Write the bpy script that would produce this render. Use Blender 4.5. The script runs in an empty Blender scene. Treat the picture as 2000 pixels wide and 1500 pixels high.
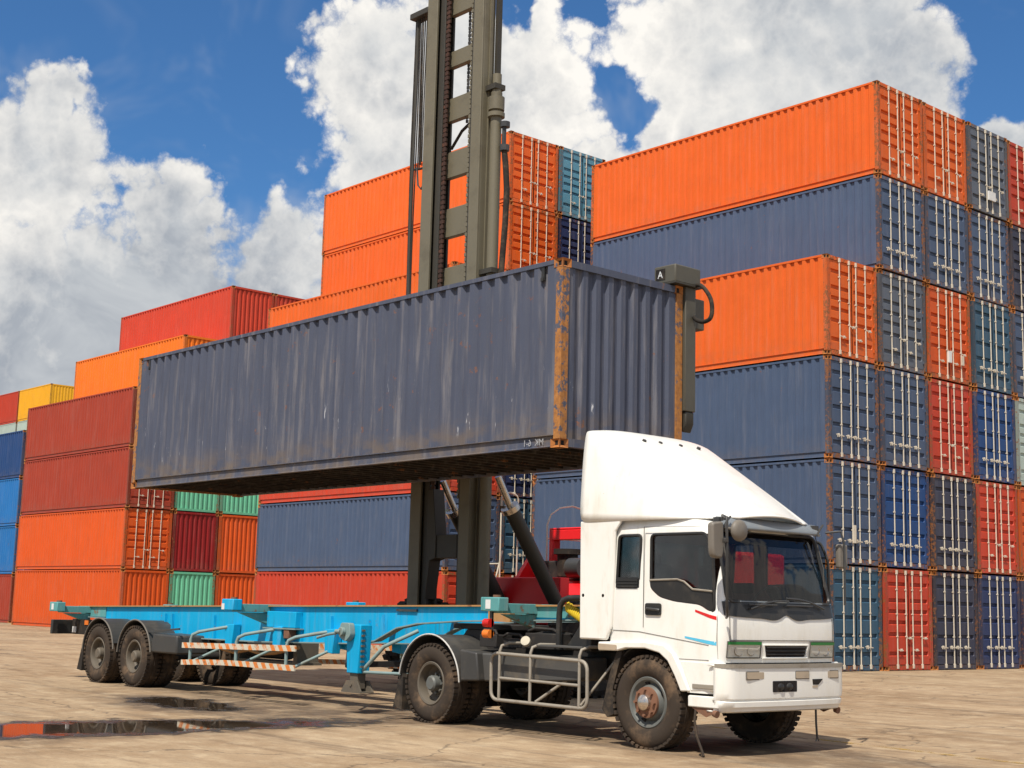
import bpy, bmesh, math, random
from mathutils import Vector, Matrix
PI = math.pi
random.seed(7)
S = bpy.context.scene
COL = S.collection

# ------------------------------------------------------------------ camera
cam = bpy.data.cameras.new('camera'); camo = bpy.data.objects.new('camera', cam); COL.objects.link(camo)
YAW, PITCH, ROLL, CAMH = math.radians(48.502), math.radians(8.974), math.radians(1.448), 1.46
fw = Vector((-math.sin(YAW)*math.cos(PITCH), math.cos(YAW)*math.cos(PITCH), math.sin(PITCH)))
rt = Vector((math.cos(YAW), math.sin(YAW), 0)); up = rt.cross(fw)
r2 = rt*math.cos(ROLL) + up*math.sin(ROLL); u2 = -rt*math.sin(ROLL) + up*math.cos(ROLL)
M3 = Matrix((r2, u2, -fw)).transposed()
camo.matrix_world = Matrix.Translation((0, 0, CAMH)) @ M3.to_4x4()
cam.lens = 50.15; cam.sensor_width = 36; cam.clip_end = 4000; cam.clip_start = 0.1
S.camera = camo

# ------------------------------------------------------------------ light, exposure
SUN_EL, SUN_AZ = math.radians(57), None
sd = Vector((0.38, -0.78, 0)).normalized()            # horizontal direction towards the sun
sunv = Vector((sd.x*math.cos(SUN_EL), sd.y*math.cos(SUN_EL), math.sin(SUN_EL)))
sl = bpy.data.lights.new('sun', 'SUN'); sl.energy = 4.8; sl.angle = math.radians(0.6); sl.color = (1.0, 0.94, 0.84)
so = bpy.data.objects.new('sun', sl); COL.objects.link(so)
so.rotation_euler = sunv.to_track_quat('Z', 'Y').to_euler()
S.view_settings.view_transform = 'Standard'; S.view_settings.look = 'None'
S.view_settings.exposure = 0.12; S.view_settings.gamma = 1.0

# ------------------------------------------------------------------ world: Nishita sky + procedural cumulus
W = bpy.data.worlds.new('World'); S.world = W; W.use_nodes = True
nt = W.node_tree; nt.nodes.clear()
class NG:
    def __init__(s, tree): s.t = tree
    def n(s, typ, **kw):
        o = s.t.nodes.new(typ)
        for k, v in kw.items(): setattr(o, k, v)
        return o
    def put(s, sock, v):
        if hasattr(v, 'links') or isinstance(v, bpy.types.NodeSocket): s.t.links.new(v, sock)
        else:
            try: sock.default_value = v
            except Exception: sock.default_value = (*v, 1) if len(v) == 3 else v
    def m(s, op, a, b=0.0, c=0.0, clamp=False):
        o = s.n('ShaderNodeMath', operation=op, use_clamp=clamp)
        s.put(o.inputs[0], a); s.put(o.inputs[1], b); s.put(o.inputs[2], c); return o.outputs[0]
    def v(s, op, a, b=(0, 0, 0), c=None):
        o = s.n('ShaderNodeVectorMath', operation=op); s.put(o.inputs[0], a)
        if op == 'SCALE': s.put(o.inputs[3], b)
        else: s.put(o.inputs[1], b)
        return o.outputs[1] if op in ('LENGTH', 'DOT_PRODUCT', 'DISTANCE') else o.outputs[0]
    def noise(s, vec, scale, detail=5, rough=0.55, dist=0.0, out=0):
        o = s.n('ShaderNodeTexNoise'); s.put(o.inputs['Vector'], vec); o.inputs['Scale'].default_value = scale
        o.inputs['Detail'].default_value = detail; o.inputs['Roughness'].default_value = rough; o.inputs['Distortion'].default_value = dist
        return o.outputs[out]
    def ramp(s, f, a, b, c=0.0, d=1.0, smooth=True):
        o = s.n('ShaderNodeMapRange', interpolation_type='SMOOTHSTEP' if smooth else 'LINEAR')
        s.put(o.inputs[0], f); o.inputs[1].default_value = a; o.inputs[2].default_value = b; o.inputs[3].default_value = c; o.inputs[4].default_value = d
        return o.outputs[0]
    def mix(s, f, a, b, blend='MIX'):
        o = s.n('ShaderNodeMix', data_type='RGBA', blend_type=blend)
        s.put(o.inputs[0], f); s.put(o.inputs[6], a); s.put(o.inputs[7], b); return o.outputs[2]
    def xyz(s, x, y, z):
        o = s.n('ShaderNodeCombineXYZ'); s.put(o.inputs[0], x); s.put(o.inputs[1], y); s.put(o.inputs[2], z); return o.outputs[0]
    def sep(s, v):
        o = s.n('ShaderNodeSeparateXYZ'); s.put(o.inputs[0], v); return o.outputs
g = NG(nt)
sky = g.n('ShaderNodeTexSky', sky_type='NISHITA', sun_disc=False)
sky.sun_elevation = SUN_EL; sky.sun_rotation = math.atan2(sd.x, sd.y)
sky.air_density = 1.0; sky.dust_density = 0.3; sky.ozone_density = 3.0; sky.altitude = 0
D0 = g.n('ShaderNodeTexCoord').outputs['Generated']
D0 = g.v('NORMALIZE', D0)
# large cumulus banks as (azimuth, elevation, half-width, half-height) in degrees from the yard's heading
BLOBS = [(-18.8,19.0,1.6,1.5),(-19.2,16.2,3.4,3.6),(-14.0,14.8,2.7,2.9),(-17.0,9.6,9.5,6.0),(-9.3,13.2,2.5,2.8),
 (-10.0,9.6,6.5,3.8),(-6.0,21.0,3.0,3.4),(-5.0,17.2,3.3,3.4),(-1.0,20.4,5.6,6.0),(9.5,22.0,7.6,5.4),(14.0,21.6,4.2,4.8),
 (8.2,17.4,9.0,4.2),(19.3,18.1,1.7,1.0)]
HOLES = [(4.0,20.7,0.8,1.0),(4.7,19.4,0.7,1.1),(3.2,23.9,0.8,0.5),(-0.6,24.4,0.8,0.8)]
def azel(d):
    x, y, z = g.sep(d)
    a = g.v('DOT_PRODUCT', d, tuple(rt)); f = g.v('DOT_PRODUCT', d, (-math.sin(YAW), math.cos(YAW), 0))
    return g.m('MULTIPLY', g.m('ARCTAN2', a, f), 180/PI), g.m('MULTIPLY', g.m('ARCSINE', z), 180/PI)
def billow(d):
    b1 = g.m('ABSOLUTE', g.m('SUBTRACT', g.noise(d, 26, 2, 0.5), 0.5))
    b2 = g.m('ABSOLUTE', g.m('SUBTRACT', g.noise(d, 75, 5, 0.62), 0.5))
    return g.m('ADD', g.m('MULTIPLY', b1, 2.0), g.m('MULTIPLY', b2, 1.0))
az, el = azel(D0)
wob = g.v('SCALE', g.v('SUBTRACT', g.noise(D0, 11, 3, 0.6, out=1), (0.5, 0.5, 0.5)), 4.0)
wob2 = g.v('SCALE', g.v('SUBTRACT', g.noise(D0, 42, 3, 0.6, out=1), (0.5, 0.5, 0.5)), 1.7)
pp = g.v('MULTIPLY', g.v('ADD', g.v('ADD', g.xyz(az, el, 0), wob), wob2), (1, 1, 0))
acc = None
for (ca, ce, ra, re) in BLOBS:
    q = g.v('LENGTH', g.v('MULTIPLY', g.v('SUBTRACT', pp, (ca, ce, 0)), (1/ra, 1/re, 0)))
    b = g.m('SUBTRACT', 1.0, q)
    acc = b if acc is None else g.m('SMOOTH_MAX', acc, b, 0.25)
for (ca, ce, ra, re) in HOLES:
    q = g.v('LENGTH', g.v('MULTIPLY', g.v('SUBTRACT', pp, (ca, ce, 0)), (1/ra, 1/re, 0)))
    acc = g.m('SMOOTH_MIN', acc, g.m('MULTIPLY', g.m('SUBTRACT', q, 1.0), 0.55), 0.3)
# the rest of the dome: the same fair-weather cumulus, scattered
big = g.noise(D0, 5.5, 4, 0.55)
outside = g.m('MAXIMUM', g.ramp(g.m('ABSOLUTE', az), 24, 34), g.ramp(el, 27, 36))
acc = g.m('MAXIMUM', acc, g.m('SUBTRACT', g.m('MULTIPLY', g.m('SUBTRACT', big, 0.47), 6.0), g.m('MULTIPLY', g.m('SUBTRACT', 1.0, outside), 9.0)))
bl1 = billow(D0)
tow = g.v('ADD', D0, tuple(Vector((0, 0, 0.011)) + rt*0.008))
bl2 = g.m('ADD', g.m('MULTIPLY', g.m('ABSOLUTE', g.m('SUBTRACT', g.noise(tow, 26, 2, 0.5), 0.5)), 2.0), g.m('MULTIPLY', g.m('ABSOLUTE', g.m('SUBTRACT', g.noise(tow, 75, 3, 0.6), 0.5)), 1.0))
dn = g.m('ADD', g.m('ADD', g.m('MULTIPLY', acc, 1.25), 0.10), g.m('SUBTRACT', bl1, 0.30))
alpha = g.ramp(dn, -0.02, 0.36)
lit = g.m('ADD', g.m('MULTIPLY', g.m('SUBTRACT', bl1, bl2), 0.75), g.m('ADD', 0.60, g.m('MULTIPLY', g.m('SUBTRACT', big, 0.5), 2.6)))
lit = g.m('SUBTRACT', lit, g.m('MULTIPLY', g.ramp(dn, 0.3, 1.1), 0.25))
lit = g.m('SUBTRACT', lit, g.m('MULTIPLY', g.ramp(el, 16, 8), 0.36), clamp=True)
low = g.mix(g.ramp(g.noise(D0, 13, 5, 0.62, 0.6), 0.34, 0.66), (4.4, 4.8, 5.4, 1), (6.6, 6.9, 7.2, 1))
cloudc = g.mix(lit, low, (11.6, 11.2, 10.5, 1))
wisp = g.m('MULTIPLY', g.ramp(g.noise(D0, 9, 4, 0.6, 0.5), 0.48, 0.75), 0.34)
skyc = g.mix(1.0, sky.outputs[0], (0.56, 0.96, 1.30, 1), 'MULTIPLY')
skyc = g.mix(wisp, skyc, (7.0, 7.3, 7.6, 1))
final = g.mix(alpha, skyc, cloudc)
W.cycles.sampling_method = 'NONE'
S.cycles.max_bounces = 6; S.cycles.diffuse_bounces = 2; S.cycles.glossy_bounces = 3; S.cycles.transparent_max_bounces = 8
bg = g.n('ShaderNodeBackground'); nt.links.new(final, bg.inputs[0]); bg.inputs[1].default_value = 0.08
wo = g.n('ShaderNodeOutputWorld'); nt.links.new(bg.outputs[0], wo.inputs[0])

# ------------------------------------------------------------------ materials
MATS = {}
def newmat(name):
    m = bpy.data.materials.new(name); m.use_nodes = True; m.node_tree.nodes.clear()
    g = NG(m.node_tree); p = g.n('ShaderNodeBsdfPrincipled'); o = g.n('ShaderNodeOutputMaterial')
    m.node_tree.links.new(p.outputs[0], o.inputs[0]); MATS[name] = m
    return m, g, p, o
def objc(g):
    tc = g.n('ShaderNodeTexCoord').outputs['Object']
    rnd = g.n('ShaderNodeObjectInfo').outputs['Random']
    return tc, g.v('ADD', tc, g.v('SCALE', (17.0, 31.0, 5.0), rnd)), rnd
def plain(name, col, rough=0.5, metal=0.0, dirt=0.25, dirtcol=(0.16, 0.12, 0.08), scale=4.0, bump=0.0, spec=0.4, var=0.12):
    m, g, p, o = newmat(name)
    tc, tr, rnd = objc(g)
    n1 = g.noise(tr, scale, 7, 0.65); n2 = g.noise(tr, scale*9, 4, 0.6)
    c = g.mix(g.m('MULTIPLY', g.m('SUBTRACT', n2, 0.3, clamp=True), var*2), (*col, 1), tuple(x*0.55 for x in col) + (1,))
    c = g.mix(g.m('MULTIPLY', g.ramp(n1, 0.48, 0.72), dirt), c, (*dirtcol, 1))
    g.put(p.inputs['Base Color'], c)
    g.put(p.inputs['Roughness'], g.m('ADD', rough - 0.08, g.m('MULTIPLY', n1, 0.18)))
    p.inputs['Metallic'].default_value = metal; p.inputs['Specular IOR Level'].default_value = spec
    if bump:
        b = g.n('ShaderNodeBump'); b.inputs['Strength'].default_value = bump; b.inputs['Distance'].default_value = 0.01
        g.put(b.inputs['Height'], n2); g.put(p.inputs['Normal'], b.outputs[0])
    return m
def weathered(name, rust=0.35, fade=0.3, streak=0.5, useobj=True, col=(0.1, 0.1, 0.1), rustlo=0.60, rough=0.5, grime=0.2, rhi=(0.36, 0.145, 0.05), scuff=0.0, chip=5.0):
    """steel paint: object colour, vertical fading and runs, chips and rust with their own shapes"""
    m, g, p, o = newmat(name)
    tc, tr, rnd = objc(g)
    base = g.n('ShaderNodeObjectInfo').outputs['Color'] if useobj else (*col, 1)
    s1 = g.noise(g.v('MULTIPLY', tr, (7, 7, 0.5)), 1.0, 6, 0.65)
    s2 = g.noise(g.v('MULTIPLY', tr, (26, 26, 1.3)), 1.0, 4, 0.6)
    blot = g.noise(tr, 1.1, 6, 0.6)
    hs = g.n('ShaderNodeHueSaturation'); g.put(hs.inputs['Color'], base)
    g.put(hs.inputs['Value'], g.m('ADD', 0.86, g.m('MULTIPLY', blot, 0.30)))
    hs.inputs['Saturation'].default_value = 1.0
    pale = g.mix(0.30, hs.outputs[0], (0.45, 0.40, 0.36, 1))
    c = g.mix(g.m('MULTIPLY', g.ramp(s1, 0.48, 0.75), fade), hs.outputs[0], pale)
    dark = g.mix(0.65, hs.outputs[0], (0.05, 0.035, 0.03, 1))
    c = g.mix(g.m('MULTIPLY', g.ramp(s2, 0.56, 0.74), streak*0.55), c, dark)
    x, y, z = g.sep(tc)
    c = g.mix(g.m('MULTIPLY', g.m('MULTIPLY', g.ramp(z, 0.75, 0.12), g.ramp(g.noise(g.v('MULTIPLY', tr, (2, 2, 4)), 1.2, 5, 0.6), 0.35, 0.65)), grime), c, (0.17, 0.125, 0.085, 1))
    chips = g.noise(tr, chip, 9, 0.72)
    zone = g.noise(tr, 0.8, 3, 0.5)
    rmask = g.ramp(g.m('ADD', chips, g.m('MULTIPLY', g.m('SUBTRACT', zone, 0.5), 0.35)), rustlo, rustlo + 0.07)
    rc = g.mix(g.noise(tr, 14, 5, 0.6), (0.10, 0.035, 0.016, 1), (*rhi, 1))
    c = g.mix(g.m('MULTIPLY', rmask, rust), c, rc)
    if scuff:
        sc = g.noise(g.v('MULTIPLY', tr, (9, 9, 1.8)), 1.0, 7, 0.7); zz = g.m('MULTIPLY', g.ramp(z, 0.15, 0.5), g.ramp(z, 1.5, 0.8))
        c = g.mix(g.m('MULTIPLY', g.m('MULTIPLY', g.ramp(sc, 0.64, 0.69), zz), scuff), c, (0.52, 0.52, 0.54, 1))
    g.put(p.inputs['Base Color'], c)
    g.put(p.inputs['Roughness'], g.m('ADD', rough - 0.05, g.m('MULTIPLY', s1, 0.22)))
    p.inputs['Specular IOR Level'].default_value = 0.28
    b = g.n('ShaderNodeBump'); b.inputs['Strength'].default_value = 0.22; b.inputs['Distance'].default_value = 0.02
    g.put(b.inputs['Height'], g.m('ADD', blot, g.m('MULTIPLY', chips, 0.25))); g.put(p.inputs['Normal'], b.outputs[0])
    return m
weathered('paint', rust=0.55, fade=0.28, streak=0.6, rustlo=0.66)
weathered('paint_worn', rust=0.7, fade=0.95, streak=0.8, rustlo=0.64, grime=0.65, scuff=0.8)
weathered('post', rust=0.9, fade=0.6, streak=0.9, rustlo=0.535, grime=0.3, chip=11.0)
weathered('post_rusty', rust=0.95, fade=0.6, streak=0.8, rustlo=0.485, grime=0.2, chip=11.0)
weathered('post_hung', rust=1.0, fade=0.8, streak=0.6, rustlo=0.40, grime=0.2, rhi=(0.62, 0.27, 0.07), chip=11.0)
weathered('casting', rust=1.0, fade=0.3, streak=0.5, useobj=False, col=(0.40, 0.14, 0.03), rustlo=0.55, rough=0.75)
weathered('trailer_blue', rust=0.9, fade=0.55, streak=1.1, useobj=False, col=(0.0, 0.35, 0.63), rustlo=0.635, grime=0.3)
weathered('trailer_worn', rust=0.85, fade=0.9, streak=0.8, useobj=False, col=(0.10, 0.30, 0.30), rustlo=0.58, grime=0.3)
weathered('rail_rust', rust=0.8, fade=0.5, streak=0.5, useobj=False, col=(0.42, 0.22, 0.08), rustlo=0.56)
weathered('under', rust=0.8, fade=0.5, streak=0.5, useobj=False, col=(0.018, 0.014, 0.012), rustlo=0.60, rough=0.85)
plain('bar', (0.66, 0.59, 0.47), 0.5, 0.0, 0.35, (0.30, 0.16, 0.07), 3.0)
plain('gasket', (0.028, 0.025, 0.024), 0.8)
plain('hollow', (0.012, 0.009, 0.008), 0.9)
plain('mast', (0.155, 0.135, 0.090), 0.5, 0.0, 0.5, (0.085, 0.07, 0.045), 2.0, 0.1)
plain('spreader', (0.088, 0.080, 0.060), 0.5, 0.0, 0.5, (0.05, 0.042, 0.03), 2.0, 0.1)
plain('chalk', (0.36, 0.36, 0.37), 0.8)
plain('mast_dark', (0.042, 0.037, 0.028), 0.55, 0.0, 0.35, (0.06, 0.05, 0.035), 3.0)
plain('chain', (0.06, 0.03, 0.02), 0.6, 0.3, 0.5, (0.22, 0.08, 0.04), 9.0)
plain('chrome', (0.62, 0.55, 0.48), 0.25, 0.9, 0.2)
plain('rubber', (0.030, 0.025, 0.021), 0.85, 0.0, 0.8, (0.125, 0.09, 0.06), 4.0, 0.2, 0.2)
plain('tyre', (0.05, 0.038, 0.029), 0.9, 0.0, 0.95, (0.16, 0.105, 0.065), 3.0, 0.25, 0.15)
plain('rim', (0.12, 0.10, 0.075), 0.65, 0.0, 0.6, (0.19, 0.14, 0.09), 5.0)
plain('rim_grey', (0.13, 0.135, 0.125), 0.5, 0.1, 0.4, (0.15, 0.11, 0.07), 5.0)
plain('hub_rust', (0.20, 0.095, 0.055), 0.8, 0.0, 0.55, (0.14, 0.09, 0.06), 12.0)
plain('black', (0.022, 0.021, 0.020), 0.42, 0.0, 0.45, (0.09, 0.075, 0.055), 4.0)
plain('fender', (0.045, 0.043, 0.040), 0.45, 0.0, 0.5, (0.11, 0.095, 0.075), 3.0, 0.05)
plain('chassis', (0.024, 0.021, 0.019), 0.7, 0.0, 0.6, (0.075, 0.058, 0.042), 5.0)
plain('tank', (0.075, 0.072, 0.067), 0.55, 0.0, 0.7, (0.15, 0.12, 0.085), 4.0)
plain('guard', (0.30, 0.265, 0.215), 0.55, 0.1, 0.5, (0.14, 0.10, 0.06), 6.0)
plain('edge_white', (0.62, 0.60, 0.56), 0.5, 0.0, 0.4)
plain('red_machine', (0.88, 0.014, 0.018), 0.38, 0.0, 0.2, (0.22, 0.02, 0.015), 2.0, 0.0, 0.4)
plain('cream', (0.52, 0.47, 0.36), 0.5, 0.0, 0.4)
plain('seat', (0.13, 0.06, 0.04), 0.85, 0.0, 0.2)
plain('inner', (0.40, 0.21, 0.16), 0.85, 0.0, 0.2)
plain('visor', (0.20, 0.22, 0.235), 0.28, 0.0, 0.3, (0.3, 0.27, 0.22))
plain('mirror_back', (0.17, 0.15, 0.125), 0.5, 0.0, 0.3)
plain('stripe_red', (0.70, 0.012, 0.014), 0.4, dirt=0.1); plain('stripe_blue', (0.10, 0.50, 0.72), 0.4, dirt=0.1)
plain('green', (0.012, 0.20, 0.04), 0.4, dirt=0.1); plain('orange_lens', (0.75, 0.18, 0.02), 0.3); plain('red_lens', (0.55, 0.015, 0.012), 0.25)
plain('amber_clear', (0.45, 0.36, 0.26), 0.3); plain('yellow', (0.72, 0.52, 0.03), 0.5); plain('white_mark', (0.70, 0.70, 0.68), 0.6)
plain('rod', (0.045, 0.045, 0.045), 0.4); plain('seam', (0.11, 0.10, 0.085), 0.7)
plain('wood_floor', (0.09, 0.055, 0.035), 0.8)
plain('tube_teal', (0.21, 0.29, 0.28), 0.55, 0.0, 0.6, (0.20, 0.15, 0.09), 8.0)
# truck white: gloss paint with faint grime runs of its own
m, g, p, o = newmat('cab_white'); tc, tr, rnd = objc(g)
n1 = g.noise(g.v('MULTIPLY', tc, (2.5, 2.5, 0.9)), 1.6, 7, 0.65); n2 = g.noise(tc, 22, 5, 0.7)
c = g.mix(g.m('MULTIPLY', g.ramp(n1, 0.46, 0.74), 0.34), (0.82, 0.80, 0.74, 1), (0.60, 0.54, 0.40, 1))
c = g.mix(g.ramp(n2, 0.70, 0.76), c, (0.40, 0.28, 0.17, 1))
sp = g.noise(g.v('MULTIPLY', tc, (6, 6, 1.2)), 1.5, 6, 0.7); c = g.mix(g.m('MULTIPLY', g.ramp(sp, 0.56, 0.74), 0.30), c, (0.48, 0.42, 0.31, 1))
g.put(p.inputs['Base Color'], c); p.inputs['Roughness'].default_value = 0.32; p.inputs['Specular IOR Level'].default_value = 0.5
p.inputs['Coat Weight'].default_value = 0.25; p.inputs['Coat Roughness'].default_value = 0.12
# striped guard board
m, g, p, o = newmat('stripes'); tc, tr, rnd = objc(g); x, y, z = g.sep(tc)
w = g.m('FRACT', g.m('MULTIPLY', g.m('ADD', x, g.m('MULTIPLY', z, 0.8)), 4.6))
f = g.m('MULTIPLY', g.ramp(w, 0.42, 0.5), g.ramp(w, 1.0, 0.94))
f = g.m('MULTIPLY', f, g.ramp(g.noise(tc, 5, 6, 0.7), 0.34, 0.5))
c = g.mix(f, (0.60, 0.54, 0.42, 1), (0.66, 0.19, 0.03, 1))
c = g.mix(g.ramp(g.noise(tc, 9, 7, 0.7), 0.58, 0.68), c, (0.25, 0.13, 0.06, 1))
g.put(p.inputs['Base Color'], c); p.inputs['Roughness'].default_value = 0.6
# glass
def glass(name, tint, ior=1.45, rough=0.02):
    m = bpy.data.materials.new(name); m.use_nodes = True; t = m.node_tree; t.nodes.clear(); g = NG(t); MATS[name] = m
    tr = g.n('ShaderNodeBsdfTransparent'); tr.inputs[0].default_value = (*tint, 1)
    gl = g.n('ShaderNodeBsdfGlossy'); gl.inputs['Roughness'].default_value = rough; gl.inputs[0].default_value = (0.9, 0.9, 0.9, 1)
    fr = g.n('ShaderNodeFresnel'); fr.inputs[0].default_value = ior
    mx = g.n('ShaderNodeMixShader'); t.links.new(g.m('MULTIPLY', fr.outputs[0], 0.9, clamp=True), mx.inputs[0])
    t.links.new(tr.outputs[0], mx.inputs[1]); t.links.new(gl.outputs[0], mx.inputs[2])
    o = g.n('ShaderNodeOutputMaterial'); t.links.new(mx.outputs[0], o.inputs[0]); return m
glass('glass', (0.60, 0.62, 0.62)); glass('glass_dark', (0.50, 0.46, 0.45)); glass('lens', (0.97, 0.97, 0.95), 1.3)
m, g, p, o = newmat('reflector'); p.inputs['Base Color'].default_value = (0.80, 0.78, 0.70, 1); p.inputs['Metallic'].default_value = 0.0; p.inputs['Roughness'].default_value = 0.3
m, g, p, o = newmat('mirror'); p.inputs['Base Color'].default_value = (0.8, 0.8, 0.8, 1); p.inputs['Metallic'].default_value = 1; p.inputs['Roughness'].default_value = 0.05
# ground: compacted dusty concrete with scrubbed tyre sweeps, oil and damp patches, and painted shade by truck and trailer
m, g, p, o = newmat('ground'); tc = g.n('ShaderNodeTexCoord').outputs['Object']
n1 = g.noise(tc, 0.35, 8, 0.62); n2 = g.noise(tc, 2.2, 8, 0.7); n3 = g.noise(tc, 30, 5, 0.7)
mp = g.n('ShaderNodeMapping'); g.put(mp.inputs[0], tc); mp.inputs['Rotation'].default_value = (0, 0, math.radians(-41)); mp.inputs['Scale'].default_value = (0.10, 1.1, 1)
sw = g.noise(mp.outputs[0], 1.6, 9, 0.72, 0.8)
mp2 = g.n('ShaderNodeMapping'); g.put(mp2.inputs[0], tc); mp2.inputs['Rotation'].default_value = (0, 0, math.radians(-68)); mp2.inputs['Scale'].default_value = (0.06, 2.2, 1)
sw2 = g.noise(mp2.outputs[0], 1.0, 5, 0.6, 0.3)
mp3 = g.n('ShaderNodeMapping'); g.put(mp3.inputs[0], tc); mp3.inputs['Rotation'].default_value = (0, 0, math.radians(-48)); mp3.inputs['Scale'].default_value = (1.1, 4.6, 1)
sw3 = g.noise(mp3.outputs[0], 1.2, 8, 0.7, 0.4)
c = g.mix(g.ramp(n1, 0.30, 0.70), (0.270, 0.178, 0.100, 1), (0.395, 0.285, 0.176, 1))
c = g.mix(g.m('MULTIPLY', g.ramp(sw, 0.50, 0.72), 0.72), c, (0.125, 0.078, 0.046, 1))
c = g.mix(g.m('MULTIPLY', g.ramp(sw2, 0.52, 0.68), 0.62), c, (0.125, 0.092, 0.066, 1))
c = g.mix(g.m('MULTIPLY', g.ramp(n2, 0.44, 0.70), 0.50), c, (0.56, 0.44, 0.29, 1))
c = g.mix(g.m('MULTIPLY', g.ramp(sw3, 0.48, 0.70), 0.36), c, (0.150, 0.102, 0.064, 1))
c = g.mix(g.m('MULTIPLY', g.ramp(sw3, 0.44, 0.28), 0.35), c, (0.52, 0.43, 0.31, 1))
c = g.mix(g.m('MULTIPLY', g.ramp(n3, 0.50, 0.72), 0.45), c, (0.10, 0.075, 0.055, 1))
xs, ys, zs = g.sep(tc)
nw = g.v('SCALE', g.v('SUBTRACT', g.noise(tc, 0.7, 5, 0.6, out=1), (0.5, 0.5, 0.5)), 3.4)
tw = g.v('MULTIPLY', g.v('ADD', tc, nw), (1, 1, 0))
st = None  # dark ellipses: damp and oil stains, plus ground shade painted around truck and trailer
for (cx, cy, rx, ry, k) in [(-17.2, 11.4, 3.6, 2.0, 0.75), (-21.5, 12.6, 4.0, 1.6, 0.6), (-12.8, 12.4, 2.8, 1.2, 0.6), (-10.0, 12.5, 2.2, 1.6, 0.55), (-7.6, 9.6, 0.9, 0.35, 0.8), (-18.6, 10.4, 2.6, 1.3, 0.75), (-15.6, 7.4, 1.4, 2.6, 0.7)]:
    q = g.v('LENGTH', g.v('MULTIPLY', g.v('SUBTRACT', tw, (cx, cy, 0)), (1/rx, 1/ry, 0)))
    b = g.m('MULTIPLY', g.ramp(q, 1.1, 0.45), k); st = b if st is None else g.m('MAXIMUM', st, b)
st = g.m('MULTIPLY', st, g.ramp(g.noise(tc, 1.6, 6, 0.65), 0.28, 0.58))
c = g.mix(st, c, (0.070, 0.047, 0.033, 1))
grit = g.noise(tc, 11, 3, 0.9); c = g.mix(g.m('MULTIPLY', g.ramp(grit, 0.70, 0.74), 0.7), c, (0.06, 0.045, 0.034, 1))
vc = g.n('ShaderNodeTexVoronoi', feature='DISTANCE_TO_EDGE'); g.put(vc.inputs['Vector'], g.v('ADD', tc, g.v('SCALE', g.noise(tc, 0.8, 5, 0.6, out=1), 1.6))); vc.inputs['Scale'].default_value = 0.24
cr = g.m('MULTIPLY', g.ramp(vc.outputs[0], 0.010, 0.002), 0.5)
c = g.mix(cr, c, (0.06, 0.045, 0.035, 1))
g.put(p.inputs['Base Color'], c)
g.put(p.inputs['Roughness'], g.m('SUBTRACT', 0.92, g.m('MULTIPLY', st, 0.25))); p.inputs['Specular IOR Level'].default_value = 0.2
b = g.n('ShaderNodeBump'); b.inputs['Strength'].default_value = 0.45; b.inputs['Distance'].default_value = 0.02
g.put(b.inputs['Height'], g.m('ADD', g.m('ADD', n2, g.m('MULTIPLY', n3, 0.5)), g.m('MULTIPLY', sw, 0.6))); g.put(p.inputs['Normal'], b.outputs[0])
# puddle water: sheet that thins out to nothing along an irregular shore
def puddlemat(name, cx, cy, rx, ry, rot, amt):
    m, g, p, o = newmat(name); tc = g.n('ShaderNodeTexCoord').outputs['Object']
    mp = g.n('ShaderNodeMapping'); mp.vector_type = 'POINT'; g.put(mp.inputs[0], tc)
    mp.inputs['Rotation'].default_value = (0, 0, -rot)
    q0 = g.v('ADD', mp.outputs[0], g.v('MULTIPLY', g.v('SUBTRACT', g.noise(tc, 0.9, 7, 0.66, out=1), (0.5, 0.5, 0.5)), (2.0, 1.5, 0)))
    q = g.v('LENGTH', g.v('MULTIPLY', q0, (1/rx, 1/ry, 0)))
    wet = g.m('ADD', g.m('SUBTRACT', 1.0, q), g.m('MULTIPLY', g.m('SUBTRACT', g.noise(tc, 2.6, 6, 0.65), 0.5), amt))
    p.inputs['Base Color'].default_value = (0.045, 0.032, 0.022, 1); p.inputs['Specular IOR Level'].default_value = 0.6
    g.put(p.inputs['Roughness'], g.ramp(wet, 0.0, 0.28, 0.55, 0.03))
    g.put(p.inputs['Alpha'], g.ramp(wet, -0.18, 0.14, 0, 1.0)); return m
puddlemat('puddle_a', 0, 0, 4.1, 0.95, 0, 1.3)
puddlemat('puddle_b', 0, 0, 1.5, 0.62, 0, 1.5)
m, g, p, o = newmat('line_yellow'); tc = g.n('ShaderNodeTexCoord').outputs['Object']
p.inputs['Base Color'].default_value = (0.48, 0.30, 0.06, 1); p.inputs['Roughness'].default_value = 0.85
g.put(p.inputs['Alpha'], g.ramp(g.noise(tc, 2.5, 8, 0.75), 0.44, 0.62, 0, 0.75))

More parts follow.
